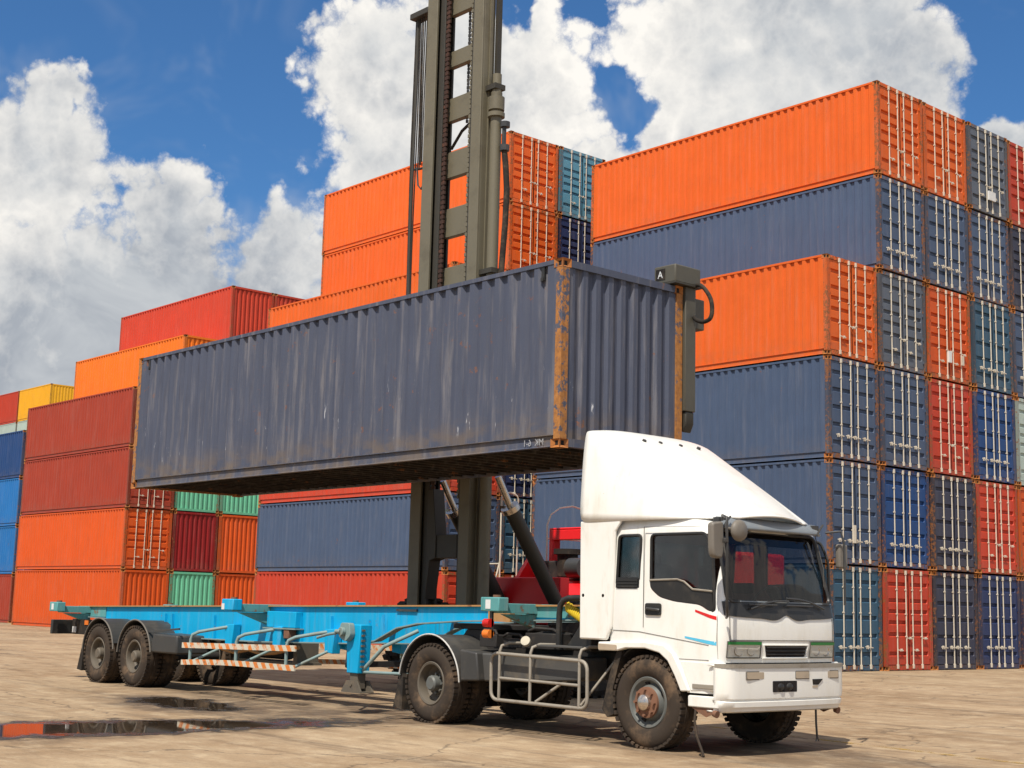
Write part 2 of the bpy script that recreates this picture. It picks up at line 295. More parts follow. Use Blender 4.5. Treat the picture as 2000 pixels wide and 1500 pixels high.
# ------------------------------------------------------------------ mesh helpers
def rot_to(d):
    return Vector(d).normalized().to_track_quat('Z', 'Y').to_matrix()
class MB:
    def __init__(s): s.v = []; s.f = []; s.mi = []
    def add(s, vs, fs, mi=0):
        o = len(s.v); s.v += [tuple(v) for v in vs]; s.f += [tuple(i+o for i in f) for f in fs]; s.mi += [mi]*len(fs); return s
    def box(s, x0, x1, y0, y1, z0, z1, mi=0):
        vs = [(x, y, z) for z in (z0, z1) for y in (y0, y1) for x in (x0, x1)]
        return s.add(vs, [(0, 2, 3, 1), (4, 5, 7, 6), (0, 1, 5, 4), (2, 6, 7, 3), (0, 4, 6, 2), (1, 3, 7, 5)], mi)
    def obox(s, c, d, L, w, h, upv=(0, 0, 1), mi=0):
        x = Vector(d).normalized(); y = Vector(upv).cross(x).normalized(); z = x.cross(y); c = Vector(c)
        vs = [c + x*(a*L/2) + y*(b*w/2) + z*(e*h/2) for e in (-1, 1) for b in (-1, 1) for a in (-1, 1)]
        return s.add(vs, [(0, 2, 3, 1), (4, 5, 7, 6), (0, 1, 5, 4), (2, 6, 7, 3), (0, 4, 6, 2), (1, 3, 7, 5)], mi)
    def prism(s, poly, ax, a0, a1, mi=0):
        """poly in the two other axes (in xyz order), extruded along ax"""
        def P(p, a):
            l = list(p); l.insert(ax, a); return tuple(l)
        n = len(poly); vs = [P(p, a0) for p in poly] + [P(p, a1) for p in poly]
        fs = [tuple(range(n))[::-1], tuple(range(n, 2*n))] + [(i, (i+1) % n, n+(i+1) % n, n+i) for i in range(n)]
        return s.add(vs, fs, mi)
    def cyl(s, p0, p1, r0, r1=None, n=16, mi=0, cap=True):
        r1 = r0 if r1 is None else r1; p0 = Vector(p0); p1 = Vector(p1); R = rot_to(p1-p0)
        vs = [p0 + R @ Vector((r0*math.cos(2*PI*i/n), r0*math.sin(2*PI*i/n), 0)) for i in range(n)] + \
             [p1 + R @ Vector((r1*math.cos(2*PI*i/n), r1*math.sin(2*PI*i/n), 0)) for i in range(n)]
        fs = [(i, (i+1) % n, n+(i+1) % n, n+i) for i in range(n)]
        if cap: fs += [tuple(range(n))[::-1], tuple(range(n, 2*n))]
        return s.add(vs, fs, mi)
    def tube(s, pts, r, n=8, closed=False, mi=0):
        pts = [Vector(p) for p in pts]; N = len(pts); rings = []; prev = None
        for i, p in enumerate(pts):
            a = pts[(i-1) % N] if (closed or i > 0) else p; b = pts[(i+1) % N] if (closed or i < N-1) else p
            t = (b-a).normalized()
            if prev is None:
                u = t.orthogonal().normalized()
            else:
                u = prev - t*prev.dot(t); u = u.normalized() if u.length > 1e-6 else t.orthogonal().normalized()
            prev = u; w = t.cross(u)
            rings.append([p + u*(r*math.cos(2*PI*k/n)) + w*(r*math.sin(2*PI*k/n)) for k in range(n)])
        vs = [v for q in rings for v in q]; fs = []
        for i in range(N if closed else N-1):
            for k in range(n):
                a = i*n+k; b = i*n+(k+1) % n; j = (i+1) % N
                fs.append((a, b, j*n+(k+1) % n, j*n+k))
        if not closed: fs += [tuple(range(n))[::-1], tuple(range((N-1)*n, N*n))]
        return s.add(vs, fs, mi)
    def lathe(s, prof, c, n=40, ax=1, sign=1, mi=0, closed=False):
        """prof: (radius, offset along axis); axis = world y"""
        c = Vector(c); vs = []
        for (r, a) in prof:
            for i in range(n):
                t = 2*PI*i/n; vs.append((c.x + r*math.cos(t), c.y + a*sign, c.z + r*math.sin(t)))
        m = len(prof); fs = []
        for j in range(m if closed else m-1):
            for i in range(n):
                k = (j+1) % m
                q = (j*n+i, j*n+(i+1) % n, k*n+(i+1) % n, k*n+i); fs.append(q if sign > 0 else q[::-1])
        return s.add(vs, fs, mi)
    def grid(s, fn, us, vs_, mi=0, flip=False):
        nu, nv = len(us), len(vs_); pts = [fn(u, v) for u in us for v in vs_]; fs = []
        for i in range(nu-1):
            for j in range(nv-1):
                q = (i*nv+j, (i+1)*nv+j, (i+1)*nv+j+1, i*nv+j+1); fs.append(q[::-1] if flip else q)
        return s.add(pts, fs, mi)
    def mesh(s, name, mats, smooth=None, off=(0, 0, 0), fix=True):
        me = bpy.data.meshes.new(name); ox, oy, oz = off
        me.from_pydata([(a-ox, b-oy, c-oz) for a, b, c in s.v], [], s.f)
        for mt in (mats if isinstance(mats, (list, tuple)) else [mats]): me.materials.append(MATS[mt])
        me.polygons.foreach_set('material_index', s.mi)
        if fix:
            b = bmesh.new(); b.from_mesh(me); bmesh.ops.recalc_face_normals(b, faces=b.faces); b.to_mesh(me); b.free()
        if smooth:
            me.polygons.foreach_set('use_smooth', [True]*len(me.polygons)); me.set_sharp_from_angle(angle=math.radians(smooth))
        me.update(); return me
    def build(s, name, mats, parent=None, smooth=None, bevel=0, fix=True, root=None):
        base = root if root else parent
        off = base_loc(base)
        me = s.mesh(name, mats, smooth, off, fix)
        o = bpy.data.objects.new(name, me); COL.objects.link(o)
        if parent is not None: o.parent = parent
        if bevel:
            bv = o.modifiers.new('bevel', 'BEVEL'); bv.width = bevel; bv.segments = 2; bv.limit_method = 'ANGLE'; bv.angle_limit = math.radians(35)
            me.polygons.foreach_set('use_smooth', [True]*len(me.polygons)); me.set_sharp_from_angle(angle=math.radians(40))
        return o
def base_loc(o):
    l = Vector((0, 0, 0))
    while o is not None: l += o.location; o = o.parent
    return l
def thing(name, label, cat, loc=(0, 0, 0), group=None):
    o = bpy.data.objects.new(name, None); COL.objects.link(o); o.location = loc; o['label'] = label; o['category'] = cat
    if group: o['group'] = group
    o.empty_display_size = 0.3
    return o
def lerp(a, b, t): return a + (b-a)*t
def interp(tab, x):
    if x <= tab[0][0]: return tab[0][1]
    for (a, b), (c, d) in zip(tab, tab[1:]):
        if x <= c: return b + (d-b)*(x-a)/(c-a)
    return tab[-1][1]
def frange(a, b, n): return [a + (b-a)*i/(n-1) for i in range(n)]

# ------------------------------------------------------------------ ground, puddles, painted line
gb = MB(); R_ = [-900, -300, -120, -60, -30, 0, 30, 60, 120, 300, 900]
gb.grid(lambda u, v: (u, v + 300, 0), R_, [-900, -300, -100, 0, 100, 300, 900], flip=False)
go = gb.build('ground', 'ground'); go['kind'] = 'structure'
def puddle(mat, loc, rz, hx, hy):
    q = MB(); q.grid(lambda u, v: (u, v, 0), frange(-hx, hx, 9), frange(-hy, hy, 5))
    me = q.mesh('puddle', mat); o = bpy.data.objects.new('puddle', me); COL.objects.link(o); o.location = loc; o.rotation_euler.z = rz; o['kind'] = 'structure'
puddle('puddle_a', (-15.75, 6.9, 0.004), math.radians(82), 6.5, 2.2)
puddle('puddle_b', (-18.75, 10.5, 0.004), math.radians(-8), 2.4, 1.2)
q = MB(); q.prism([(-12.6, 14.72), (-4.0, 13.72), (-4.0, 13.82), (-12.6, 14.82)], 2, 0.0035, 0.004)
yl = q.build('painted_line', 'line_yellow'); yl['kind'] = 'structure'
# loose scraps on the concrete
def scrap(x, y, L, w, a):
    q = MB(); n = 9
    pts = [(math.cos(2*PI*i/n)*L*random.uniform(.6, 1), math.sin(2*PI*i/n)*w*random.uniform(.6, 1)) for i in range(n)]
    q.prism(pts, 2, 0.0, 0.012); o = q.build('scrap', 'rubber'); o.location = (x, y, 0.001); o.rotation_euler.z = a
    return o
for i, (x, y, L, lab) in enumerate([(-24.2, 9.1, .22, 'black strip of torn rubber lying on bare concrete behind trailer wheels'), (-8.7, 10.6, .05, 'small dark scrap on the ground just before the front tyre'),
        (-9.9, 8.1, .05, 'tiny dark scrap lying on pale concrete well before the truck'), (-6.6, 10.4, .06, 'dark flat scrap lying on bare concrete past the bumper')]):
    o = scrap(x, y, L, L*.3, random.uniform(0, 3)); o['label'] = lab; o['category'] = 'scrap'

# ------------------------------------------------------------------ shipping containers
CL, CW = 12.192, 2.438
def corrug(period, flat, slope, depth, a0, a1):
    """list of (along, recess) for a trapezoid sheet between a0 and a1"""
    pts = [(a0, 0.0)]; n = max(1, int((a1-a0)/period)); st = a0 + ((a1-a0) - n*period)/2
    for i in range(n):
        b = st + i*period
        pts += [(b + flat/2, 0.0), (b + flat/2 + slope, depth), (b + period - flat/2 - slope, depth), (b + period - flat/2, 0.0)]
    pts.append((a1, 0.0)); return pts
def casting_mesh(sx, sy, sz):
    b = bmesh.new(); bmesh.ops.create_cube(b, size=1.0)
    for v in b.verts: v.co = Vector((v.co.x*0.178, v.co.y*0.162, v.co.z*0.118))
    for nrm, ins in ((Vector((sx, 0, 0)), 0.032), (Vector((0, sy, 0)), 0.032), (Vector((0, 0, sz)), 0.035)):
        f = [q for q in b.faces if q.normal.dot(nrm) > .9 and q.calc_area() > 0.008]
        r = bmesh.ops.inset_individual(b, faces=f, thickness=ins)
        for q in f:
            c = q.calc_center_median()
            for v in q.verts:      # narrow the slot
                d = v.co - c
                if abs(nrm.x) > .5: d.y *= 0.5
                if abs(nrm.y) > .5: d.x *= 0.42
                v.co = c + d - nrm*0.03
            q.material_index = 1  # slot floor coloured dark in place of the shade inside a deep hollow
    me = bpy.data.meshes.new('corner_casting'); b.to_mesh(me); b.free()
    me.materials.append(MATS['casting']); me.materials.append(MATS['hollow'])
    off = Vector((sx*(CL/2-0.089), sy*(CW/2-0.081), 0))
    me.transform(Matrix.Translation(off)); return me
CAST = {(sx, sy, sz): casting_mesh(sx, sy, sz) for sx in (-1, 1) for sy in (-1, 1) for sz in (-1, 1)}
PROTO = {}
def proto(H, var, rusty=False, worn=False):
    key = (H, var, rusty, worn)
    if key in PROTO: return PROTO[key]
    P = []                                           # (name, mesh, z offset, parent index)
    pm = 'paint_worn' if worn else 'paint'
    po = 'post_hung' if worn else 'post_rusty' if rusty else 'post'
    for (sx, sy, sz), me in CAST.items(): P.append(('corner_casting', me, 0.059 if sz < 0 else H-0.059, None))
    for sx in (-1, 1):
        for sy in (-1, 1):
            x1 = sx*(CL/2-0.004); x0 = sx*(CL/2-0.13); y1 = sy*(CW/2-0.004); y0 = sy*(CW/2-0.13)
            q = MB(); q.prism([(x1, y0), (x1, y1), (x0, y1), (x0, y1-sy*.03), (x1-sx*.04, y1-sy*.04), (x1-sx*.04, y0)], 2, 0.1182, H-0.1182)
            P.append(('corner_post', q.mesh('corner_post', po), 0, None))
    for sy in (-1, 1):
        pr = corrug(0.278, 0.10, 0.045, 0.050, -CL/2+0.125, CL/2-0.125)
        q = MB(); q.grid(lambda a, z: (a[0], sy*(CW/2-0.010-a[1]), z), pr, [0.168, H-0.06])
        P.append(('side_wall', q.mesh('side_wall', pm), 0, None))
        q = MB(); q.box(-CL/2+.178, CL/2-.178, sy*(CW/2-.085), sy*(CW/2+.0), H-.066, H-.006); P.append(('top_rail', q.mesh('top_rail', pm), 0, None))
        q = MB(); y = lambda t: sy*(CW/2-t)
        q.prism([(y(.004), .180), (y(.004), .168), (y(.04), .160), (y(.034), .035), (y(.012), .022), (y(.012), .016), (y(.09), .016), (y(.09), .180)], 0, -CL/2+.178, CL/2-.178)
        P.append(('bottom_rail', q.mesh('bottom_rail', pm), 0, None))
    q = MB(); q.grid(lambda a, y: (a[0], y, H-.018-a[1]*.4), corrug(0.35, .15, .04, .04, -CL/2+.1, CL/2-.1), [-CW/2+.07, CW/2-.07]); P.append(('roof', q.mesh('roof', pm), 0, None))
    q = MB(); q.box(-CL/2+.1, CL/2-.1, -CW/2+.075, CW/2-.075, .15, .165); P.append(('floor', q.mesh('floor', 'under'), 0, None))
    # closed end (-x)
    q = MB(); q.grid(lambda a, z: (-CL/2+.03+a[1], a[0], z), corrug(0.25, .09, .035, .046, -CW/2+.125, CW/2-.125), [.12, H-.10]); P.append(('end_wall', q.mesh('end_wall', pm), 0, None))
    q = MB(); q.box(-CL/2+.008, -CL/2+.09, -CW/2+.162, CW/2-.162, H-.11, H-.012); P.append(('end_header', q.mesh('end_header', pm), 0, None))
    q = MB(); q.box(-CL/2+.008, -CL/2+.09, -CW/2+.162, CW/2-.162, .018, .13); P.append(('end_sill', q.mesh('end_sill', pm), 0, None))
    # door end (+x)
    X = CL/2
    q = MB(); q.box(X-.09, X-.008, -CW/2+.162, CW/2-.162, H-.12, H-.012); P.append(('door_header', q.mesh('door_header', po), 0, None))
    q = MB(); q.box(X-.09, X-.008, -CW/2+.162, CW/2-.162, .018, .15); P.append(('door_sill', q.mesh('door_sill', po), 0, None))
    q = MB(); q.box(X-.12, X-.11, -CW/2+.13, CW/2-.13, .14, H-.11); P.append(('door_gasket', q.mesh('door_gasket', 'gasket'), 0, None))
    ribs = {'a': (.115, .31, .50, .69, .88), 'b': (.12, .33, .46, .58, .70, .88)}[var]
    for sy in (-1, 1):
        ya, yb = (.022, CW/2-.150) if sy > 0 else (-CW/2+.150, -.022)
        zs = [(.17, 0)]
        for r in ribs:
            c = .17 + (H-.30)*r; zs += [(c-.075, 0), (c-.035, 1), (c+.045, 1), (c+.06, 0)]
        zs.append((H-.13, 0))
        ys = [(ya, 0), (ya+.07, 0), (ya+.10, 1), (yb-.10, 1), (yb-.07, 0), (yb, 0)]
        q = MB(); q.grid(lambda a, z: (X-.030 - .060*a[1]*z[1], a[0], z[0]), ys, zs)
        for r in (.08, .36, .64, .92):            # hinge blades on the door edge
            c = .17 + (H-.30)*r; e = yb if sy > 0 else ya
            q.box(X-.03, X-.012, e-.03, e+.03, c-.04, c+.04)
        di = len(P); P.append(('door', q.mesh('door', pm), 0, None))
        for k, fr in enumerate((.42, .86) if sy < 0 else (.14, .58)):
            y = ya + (yb-ya)*fr; q = MB()
            q.cyl((X+.004, y, .07), (X+.004, y, H-.05), .018, n=6)
            for zc in (.12, H-.10): q.box(X-.02, X+.028, y-.030, y+.030, zc-.06, zc+.06)
            for t in (.30, .52, .76): q.box(X-.02, X+.024, y-.036, y+.02, .1 + H*t - .018, .1 + H*t + .018)
            P.append(('locking_bar', q.mesh('locking_bar', 'bar'), 0, di))
            q = MB(); zh = .66 if var == 'a' else (.58 if k == 0 else .92)
            dl = -1 if sy < 0 else 1
            if var == 'a':
                q.obox((X+.03, y - .10, zh), (0, 1, -.08), .36, .018, .026); q.box(X-.02, X+.04, y-.17, y-.13, zh-.05, zh+.05)
            else:
                q.obox((X+.03, y + .12, zh), (0, 1, -.06), .26, .018, .026); q.box(X-.02, X+.035, y+.17, y+.21, zh-.035, zh+.04)
            P.append(('door_handle', q.mesh('door_handle', 'bar'), 0, di))
    PROTO[key] = P; return P
PAINTED = {'side_wall', 'top_rail', 'bottom_rail', 'roof', 'end_wall', 'end_header', 'end_sill', 'door', 'door_header', 'door_sill', 'corner_post'}
def container(loc, H, color, label, flip=False, var='a', rusty=False, worn=False, group='stacked shipping containers', jit=0.0):
    t = thing('shipping_container', label, 'container', loc, group)
    t.rotation_euler.z = (PI if flip else 0) + jit
    made = []
    k = random.uniform(0.93, 1.06)
    for (nm, me, dz, pi) in proto(H, var, rusty, worn):
        o = bpy.data.objects.new(nm, me); COL.objects.link(o)
        o.parent = made[pi] if pi is not None else t
        if dz: o.location.z = dz
        if nm in PAINTED: o.color = (color[0]*k, color[1]*k, color[2]*k, 1)
        if nm == 'corner_post' and not worn: kk = 0.72 if color[0] > .45 else 0.5; o.color = (color[0]*kk + .02, color[1]*kk + .012, color[2]*kk + .006, 1)
        made.append(o)
    return t
ORANGE = (0.70, 0.120, 0.014); DEEPOR = (0.60, 0.085, 0.010); AMBER = (0.74, 0.165, 0.010); RED = (0.50, 0.048, 0.020); BRICK = (0.315, 0.040, 0.018)
SLATE = (0.064, 0.094, 0.160); NAVY = (0.022, 0.036, 0.105); TEAL = (0.036, 0.088, 0.140); STEEL = (0.100, 0.116, 0.146); ROYAL = (0.014, 0.056, 0.180)
DARK = (0.038, 0.041, 0.068); GREEN = (0.15, 0.50, 0.31); MAROON = (0.255, 0.012, 0.012); YELLOW = (0.80, 0.40, 0.015); PALE = (0.42, 0.50, 0.45); BLUE = (0.015, 0.145, 0.40); LIGHTTEAL = (0.10, 0.28, 0.37)
CNAME = {id(ORANGE): 'orange', id(DEEPOR): 'deep orange', id(AMBER): 'amber orange', id(RED): 'red', id(BRICK): 'brick red', id(SLATE): 'slate blue', id(NAVY): 'navy blue', id(TEAL): 'teal blue',
         id(STEEL): 'steel grey', id(ROYAL): 'royal blue', id(DARK): 'dark violet grey', id(GREEN): 'mint green', id(MAROON): 'maroon', id(YELLOW): 'yellow', id(PALE): 'pale grey green', id(BLUE): 'bright blue', id(LIGHTTEAL): 'light teal'}
ORD = ['bottom', 'second', 'third', 'fourth', 'fifth', 'sixth', 'seventh']
ROWN = ['first', 'second', 'third', 'fourth', 'fifth']
def stack(Xend, Y0, pitch, cols, desc, hs, gap=0.03, group='stacked shipping containers'):
    """cols[c][t] = (colour, closed end towards the lane?, rib pattern, rusty posts)"""
    for c, col in enumerate(cols):
        z = 0.0
        for t, e in enumerate(col):
            H = hs[t] if not isinstance(hs[t], (list, tuple)) else hs[t][c]
            if e is not None:
                colr, flip, var, rusty = e[:4]; dx = e[4] if len(e) > 4 else 0.0
                lab = '%s container, %s tier, %s row, %s' % (CNAME[id(colr)], ORD[t], ROWN[c], desc)
                container((Xend-CL/2 + dx + (random.uniform(-.03, .03) if c + t else 0), Y0 + pitch*c + CW/2, z + 0.001), H, colr, lab, flip, var, rusty, group=group)
            z += H + gap
HC, ST = 2.896, 2.591
# stack A: door-end stack behind the cab
o_ = lambda c, var='a', r=False: (c, False, var, r)
e_ = lambda c, r=False: (c, True, 'a', r)
stack(-23.64, 32.74, 2.56, [
    [o_(TEAL, 'a', True), o_(SLATE, 'a', True), o_(SLATE, 'a', True), o_(ORANGE, 'b', True)],
    [o_(RED, 'b', True), o_(ROYAL), o_(SLATE), o_(STEEL, 'b'), o_(SLATE, 'a', True), o_(ORANGE, 'b', True)],
    [o_(DARK), o_(DARK, 'a', True), o_(RED, 'b', True), o_(DEEPOR, 'b', True), o_(SLATE), o_(ORANGE, 'b')],
    [o_(NAVY), o_(RED, 'b', True), o_(ROYAL), o_(TEAL), o_(SLATE, 'a', True), o_(STEEL, 'b')],
    [o_(NAVY), o_(DEEPOR, 'b'), o_(PALE, 'b'), o_(SLATE), o_(DARK, 'b'), o_(RED, 'b', True)]],
    'door-end stack behind the cab', [HC]*6)
def on_door(prefix, parts):
    t = [o for o in COL.objects if o.get('label', '').startswith(prefix) and 'behind the cab' in o['label']][0]
    for nm, mt, y, z, w, h in parts:
        q = MB(); q.box(CL/2+.028, CL/2+.075, y-w/2, y+w/2, z-h/2, z+h/2); o = bpy.data.objects.new(nm, q.mesh(nm, mt)); COL.objects.link(o); o.parent = t
on_door('deep orange container, fourth tier, third row', [('lock_box', 'white_mark', -.10, .75, .16, .36), ('lock_box', 'bar', .62, .72, .13, .30)])
on_door('slate blue container, second tier, first row', [('lock_box', 'bar', -.17, .85, .13, .50)])
on_door('steel grey container, sixth tier, fourth row', [('lock_box', 'white_mark', .05, .62, .42, .30)])
# stack B: behind the forklift mast
stack(-38.2, 30.95, 2.51, [
    [o_(RED, 'b', True), o_(SLATE), o_(RED, 'b', True), o_(ORANGE, 'b'), o_(ORANGE, 'b', True)],
    [o_(RED, 'b', True), o_(TEAL), o_(NAVY), o_(SLATE), o_(NAVY), o_(ORANGE, 'b', True), o_(ORANGE, 'b', True)],
    [o_(NAVY), o_(NAVY), o_(TEAL), o_(ROYAL), o_(NAVY), o_(NAVY, 'b'), o_(LIGHTTEAL, 'b')]],
    'stack behind the forklift mast', [2.69]*7)
# stack C: beyond the trailer wheels
stack(-62.06, 30.97, 2.49, [
    [e_(DEEPOR), o_(DEEPOR, 'b'), o_(BRICK, 'b'), e_(BRICK)],
    [e_(GREEN, True), e_(MAROON), e_(GREEN, True), e_(BRICK), e_(AMBER)],
    [e_(DEEPOR), e_(DEEPOR), e_(GREEN), e_(RED), e_(BRICK) + (-.75,), e_(RED)],
    [e_(RED), e_(BRICK), e_(DEEPOR), e_(RED), e_(BRICK), e_(RED)]],
    'stack beyond the trailer wheels', [2.85]*6, gap=0.027)
# stack D: farthest bay
stack(-79.1, 32.86, 2.5, [
    [o_(BRICK, 'b'), o_(BLUE), o_(BLUE), o_(ROYAL)],
    [o_(BRICK, 'b'), e_(DEEPOR), e_(DEEPOR), e_(BLUE)]],
    'far stack past the trailer tail', [2.70]*4)
# distant stack of half-length containers showing above it
for (x, top, nm) in ((-108.05, YELLOW, 'yellow'), (-114.35, RED, 'red')):
    for t in range(7):
        colr = top if t == 6 else PALE if t == 5 else (BLUE, BRICK, NAVY, DEEPOR, BLUE)[t]
        lab = '%s half-length container, %s tier of the %s-topped distant stack' % (CNAME[id(colr)], ORD[t], nm)
        o = container((x-3.03, 46.78+CW/2, t*2.611 + .001), ST, colr, lab, True, 'a', False)
        o.scale.x = 6.058/CL
# ------------------------------------------------------------------ the lifted container
HX, HY, HZ = -13.69, 12.98, 3.609
hung = container((HX-CL/2, HY+CW/2, HZ), ST, (0.074, 0.084, 0.122), 'worn slate blue container hanging from the forklift above the trailer', flip=True, rusty=True, worn=True, group=None)
pass
for i in range(39):
    x = -CL/2 + .25 + i*(CL-.5)/38
    q = MB(); q.prism([(x-.022, .148), (x+.022, .148), (x+.022, .142), (x-.016, .142), (x-.016, .036), (x+.022, .036), (x+.022, .03), (x-.022, .03)], 1, -CW/2+.075, CW/2-.075) if False else q.box(x-.022, x+.022, -CW/2+.072, CW/2-.072, .04, .149)
    o = bpy.data.objects.new('cross_member', q.mesh('cross_member', 'under')); COL.objects.link(o); o.parent = hung
def textmesh(txt, size, mat, ext=0.001):
    cu = bpy.data.curves.new('t', 'FONT'); cu.body = txt; cu.size = size; cu.extrude = ext
    to = bpy.data.objects.new('t', cu); COL.objects.link(to)
    dg = bpy.context.evaluated_depsgraph_get(); me = bpy.data.meshes.new_from_object(to.evaluated_get(dg))
    bpy.data.objects.remove(to); me.materials.clear(); me.materials.append(MATS[mat]); return me
# the picture is mirrored, so the chalked rail mark reads backwards
me = textmesh('MK  6-1', 0.125, 'chalk')
me.transform(Matrix(((1, 0, 0, 0), (0, 0, 1, 0), (0, 1, 0, 0), (0, 0, 0, 1))))
o = bpy.data.objects.new('chalk_mark', me); COL.objects.link(o); o.parent = hung
o.location = (-CL/2 + 0.32, CW/2 - 0.0095, 0.05)
# lashing lugs below the top rail
for x in (-CL/2+.42, CL/2-.42):
    q = MB(); q.box(x-.04, x+.02, CW/2-.03, CW/2-.012, ST-.26, ST-.07); q.box(x-.02, x+.03, CW/2-.03, CW/2-.004, ST-.27, ST-.22)
    o = bpy.data.objects.new('lashing_lug', q.mesh('lashing_lug', 'black')); COL.objects.link(o); o.parent = hung

# ------------------------------------------------------------------ wheels
def wheel(parent, x, y, R, w, side, kind, zc=None):
    """side=-1: outer face towards -y.  y = outer face plane.  wheel > tyre, rim (> hub)"""
    zc = R if zc is None else zc
    root = bpy.data.objects.new('wheel', None); COL.objects.link(root); root.parent = parent
    root.location = Vector((x, y, zc)) - base_loc(parent)
    c = (x, y, zc); s = -side                       # +offset = inwards
    Ri = R*0.545
    q = MB(); prof = [(Ri, .03), (Ri+.015, .012), (R*.68, -.004), (R*.80, -.012), (R*.90, .004), (R*.965, .028), (R, .055), (R, w-.055), (R*.965, w-.028), (R*.9, w-.004), (R*.7, w), (Ri, w-.03)]
    q.lathe(prof, c, 48, sign=s, closed=True)
    n = 44
    for i in range(n):                              # shoulder lugs and tread ribs
        t = 2*PI*i/n; d = Vector((math.cos(t), 0, math.sin(t))); tg = Vector((-math.sin(t), 0, math.cos(t)))
        for off in (.035, w-.035):
            q.obox(Vector(c) + d*(R*.985) + Vector((0, s*off, 0)), tg, 2*PI*R/n*.62, .075, R*.055, upv=d)
    for off in (w*.36, w*.64):
        q.lathe([(R-.002, off-.028), (R+.010, off-.022), (R+.010, off+.022), (R-.002, off+.028)], c, 48, sign=s)
    # sit on the ground: lowest lug flattened
    q.v = [(a, b, max(cc, zc-R)) for a, b, cc in q.v]
    t = q.build('tyre', 'tyre', root, smooth=38, root=root)
    q = MB()
    if kind == 'front':
        prof = [(Ri+.012, .03), (Ri-.005, .012), (Ri-.03, .02), (Ri-.05, .055), (R*.40, .075), (R*.37, .05), (R*.33, .02), (R*.30, .0), (R*.20, -.012)]
        q.lathe(prof, c, 40, sign=s); q.lathe([(Ri+.012, .03), (Ri-.02, .10), (Ri-.02, w-.03)], c, 40, sign=s)
        rim = q.build('rim', 'rim_grey', root, smooth=35, root=root)
        q = MB(); q.lathe([(R*.335, .016), (R*.33, -.012), (R*.20, -.022), (R*.16, -.022)], c, 32, sign=s)
        for i in range(8):
            a = 2*PI*i/8; p = Vector(c) + Vector((math.cos(a)*R*.27, 0, math.sin(a)*R*.27)); q.cyl(p + Vector((0, -s*.012, 0)), p + Vector((0, -s*.05, 0)), .017, n=6)
        q.build('hub', 'hub_rust', rim, smooth=35, root=root)
        q = MB(); q.lathe([(R*.18, -.016), (R*.165, -.06), (R*.10, -.085), (.001, -.09)], c, 24, sign=s); q.build('hub_cap', 'chrome', rim, smooth=40, root=root)
        q = MB()
        for i in range(5):
            a = 2*PI*i/5+.5; p = Vector(c) + Vector((math.cos(a)*R*.445, 0, math.sin(a)*R*.445)); q.cyl(p + Vector((0, s*.052, 0)), p + Vector((0, s*.075, 0)), .034, n=10)
        q.build('vent_hole', 'hollow', rim, root=root)
    else:
        dp = w*.72
        prof = [(Ri+.012, .03), (Ri-.005, .012), (Ri-.03, .02), (Ri-.045, .07), (Ri-.05, dp-.06), (Ri-.10, dp), (R*.28, dp-.02), (R*.26, dp-.06), (.001, dp-.06)]
        q.lathe(prof, c, 40, sign=s); rim = q.build('rim', 'rim', root, smooth=35, root=root)
        q = MB(); q.lathe([(R*.20, dp-.06), (R*.19, dp-.17), (R*.15, dp-.19), (.001, dp-.19)], c, 20, sign=s)
        for i in range(8):
            a = 2*PI*i/8; p = Vector(c) + Vector((math.cos(a)*R*.235, 0, math.sin(a)*R*.235)); q.cyl(p + Vector((0, s*(dp-.06), 0)), p + Vector((0, s*(dp-.10), 0)), .017, n=6)
        q.build('hub', 'rim_grey' if kind == 'drive' else 'rim', rim, smooth=35, root=root)
    return root
def arc_fender(parent, name, xc, zc, R, y0, y1, a0, a1, mat='fender', edge=True, tail=None, th=.012, root=None):
    """mudguard arc over a wheel; angles in degrees, 90 = straight up"""
    n = 22; q = MB(); A = [math.radians(lerp(a0, a1, i/(n-1))) for i in range(n)]
    out = [(xc + R*math.cos(a), zc + R*math.sin(a)) for a in A]; inn = [(xc + (R-th)*math.cos(a), zc + (R-th)*math.sin(a)) for a in A]
    poly = out + inn[::-1]
    for i in range(n-1):
        q.prism([out[i], out[i+1], inn[i+1], inn[i]], 1, y0, y1)
    o = q.build(name, mat, parent, smooth=30)
    if edge:
        q = MB(); q.tube([(x, y0-.004, z) for x, z in out], .016, 6); q.build('fender_edge', 'edge_white', o, smooth=60, root=parent)
    return o

# ------------------------------------------------------------------ truck tractor
YC, HW = 12.68, 1.04
YN, YF = YC-HW, YC+HW
truck = thing('truck_tractor', 'white cab-over truck tractor with tall roof deflector, coupled to the blue trailer', 'truck', (-11.5, YC, 0))
FX = [(.60, -9.80), (.97, -9.76), (1.2, -9.735), (1.44, -9.74), (1.60, -9.775), (2.0, -9.865), (2.36, -9.965), (2.46, -10.03), (2.53, -10.16)]
WX = [(.60, 1.0), (1.0, 1.0), (1.5, .995), (2.0, .98), (2.4, .955), (2.53, .90)]
def surfx(y, z, off=0.0):
    hw = HW*interp(WX, z); t = (y-YC)/hw; r = .17; x = interp(FX, z) - .06*t*t
    d = abs(y-YC) - (hw-r)
    if d > 0: x -= r - math.sqrt(max(r*r - min(d, r)**2, 0.0))
    return x + off
def sidehw(x, z):
    hw = HW*interp(WX, z); r = .17; d = x - (interp(FX, z) - .06 - r)
    return hw if d <= 0 else hw - r + math.sqrt(max(r*r - d*d, 0))
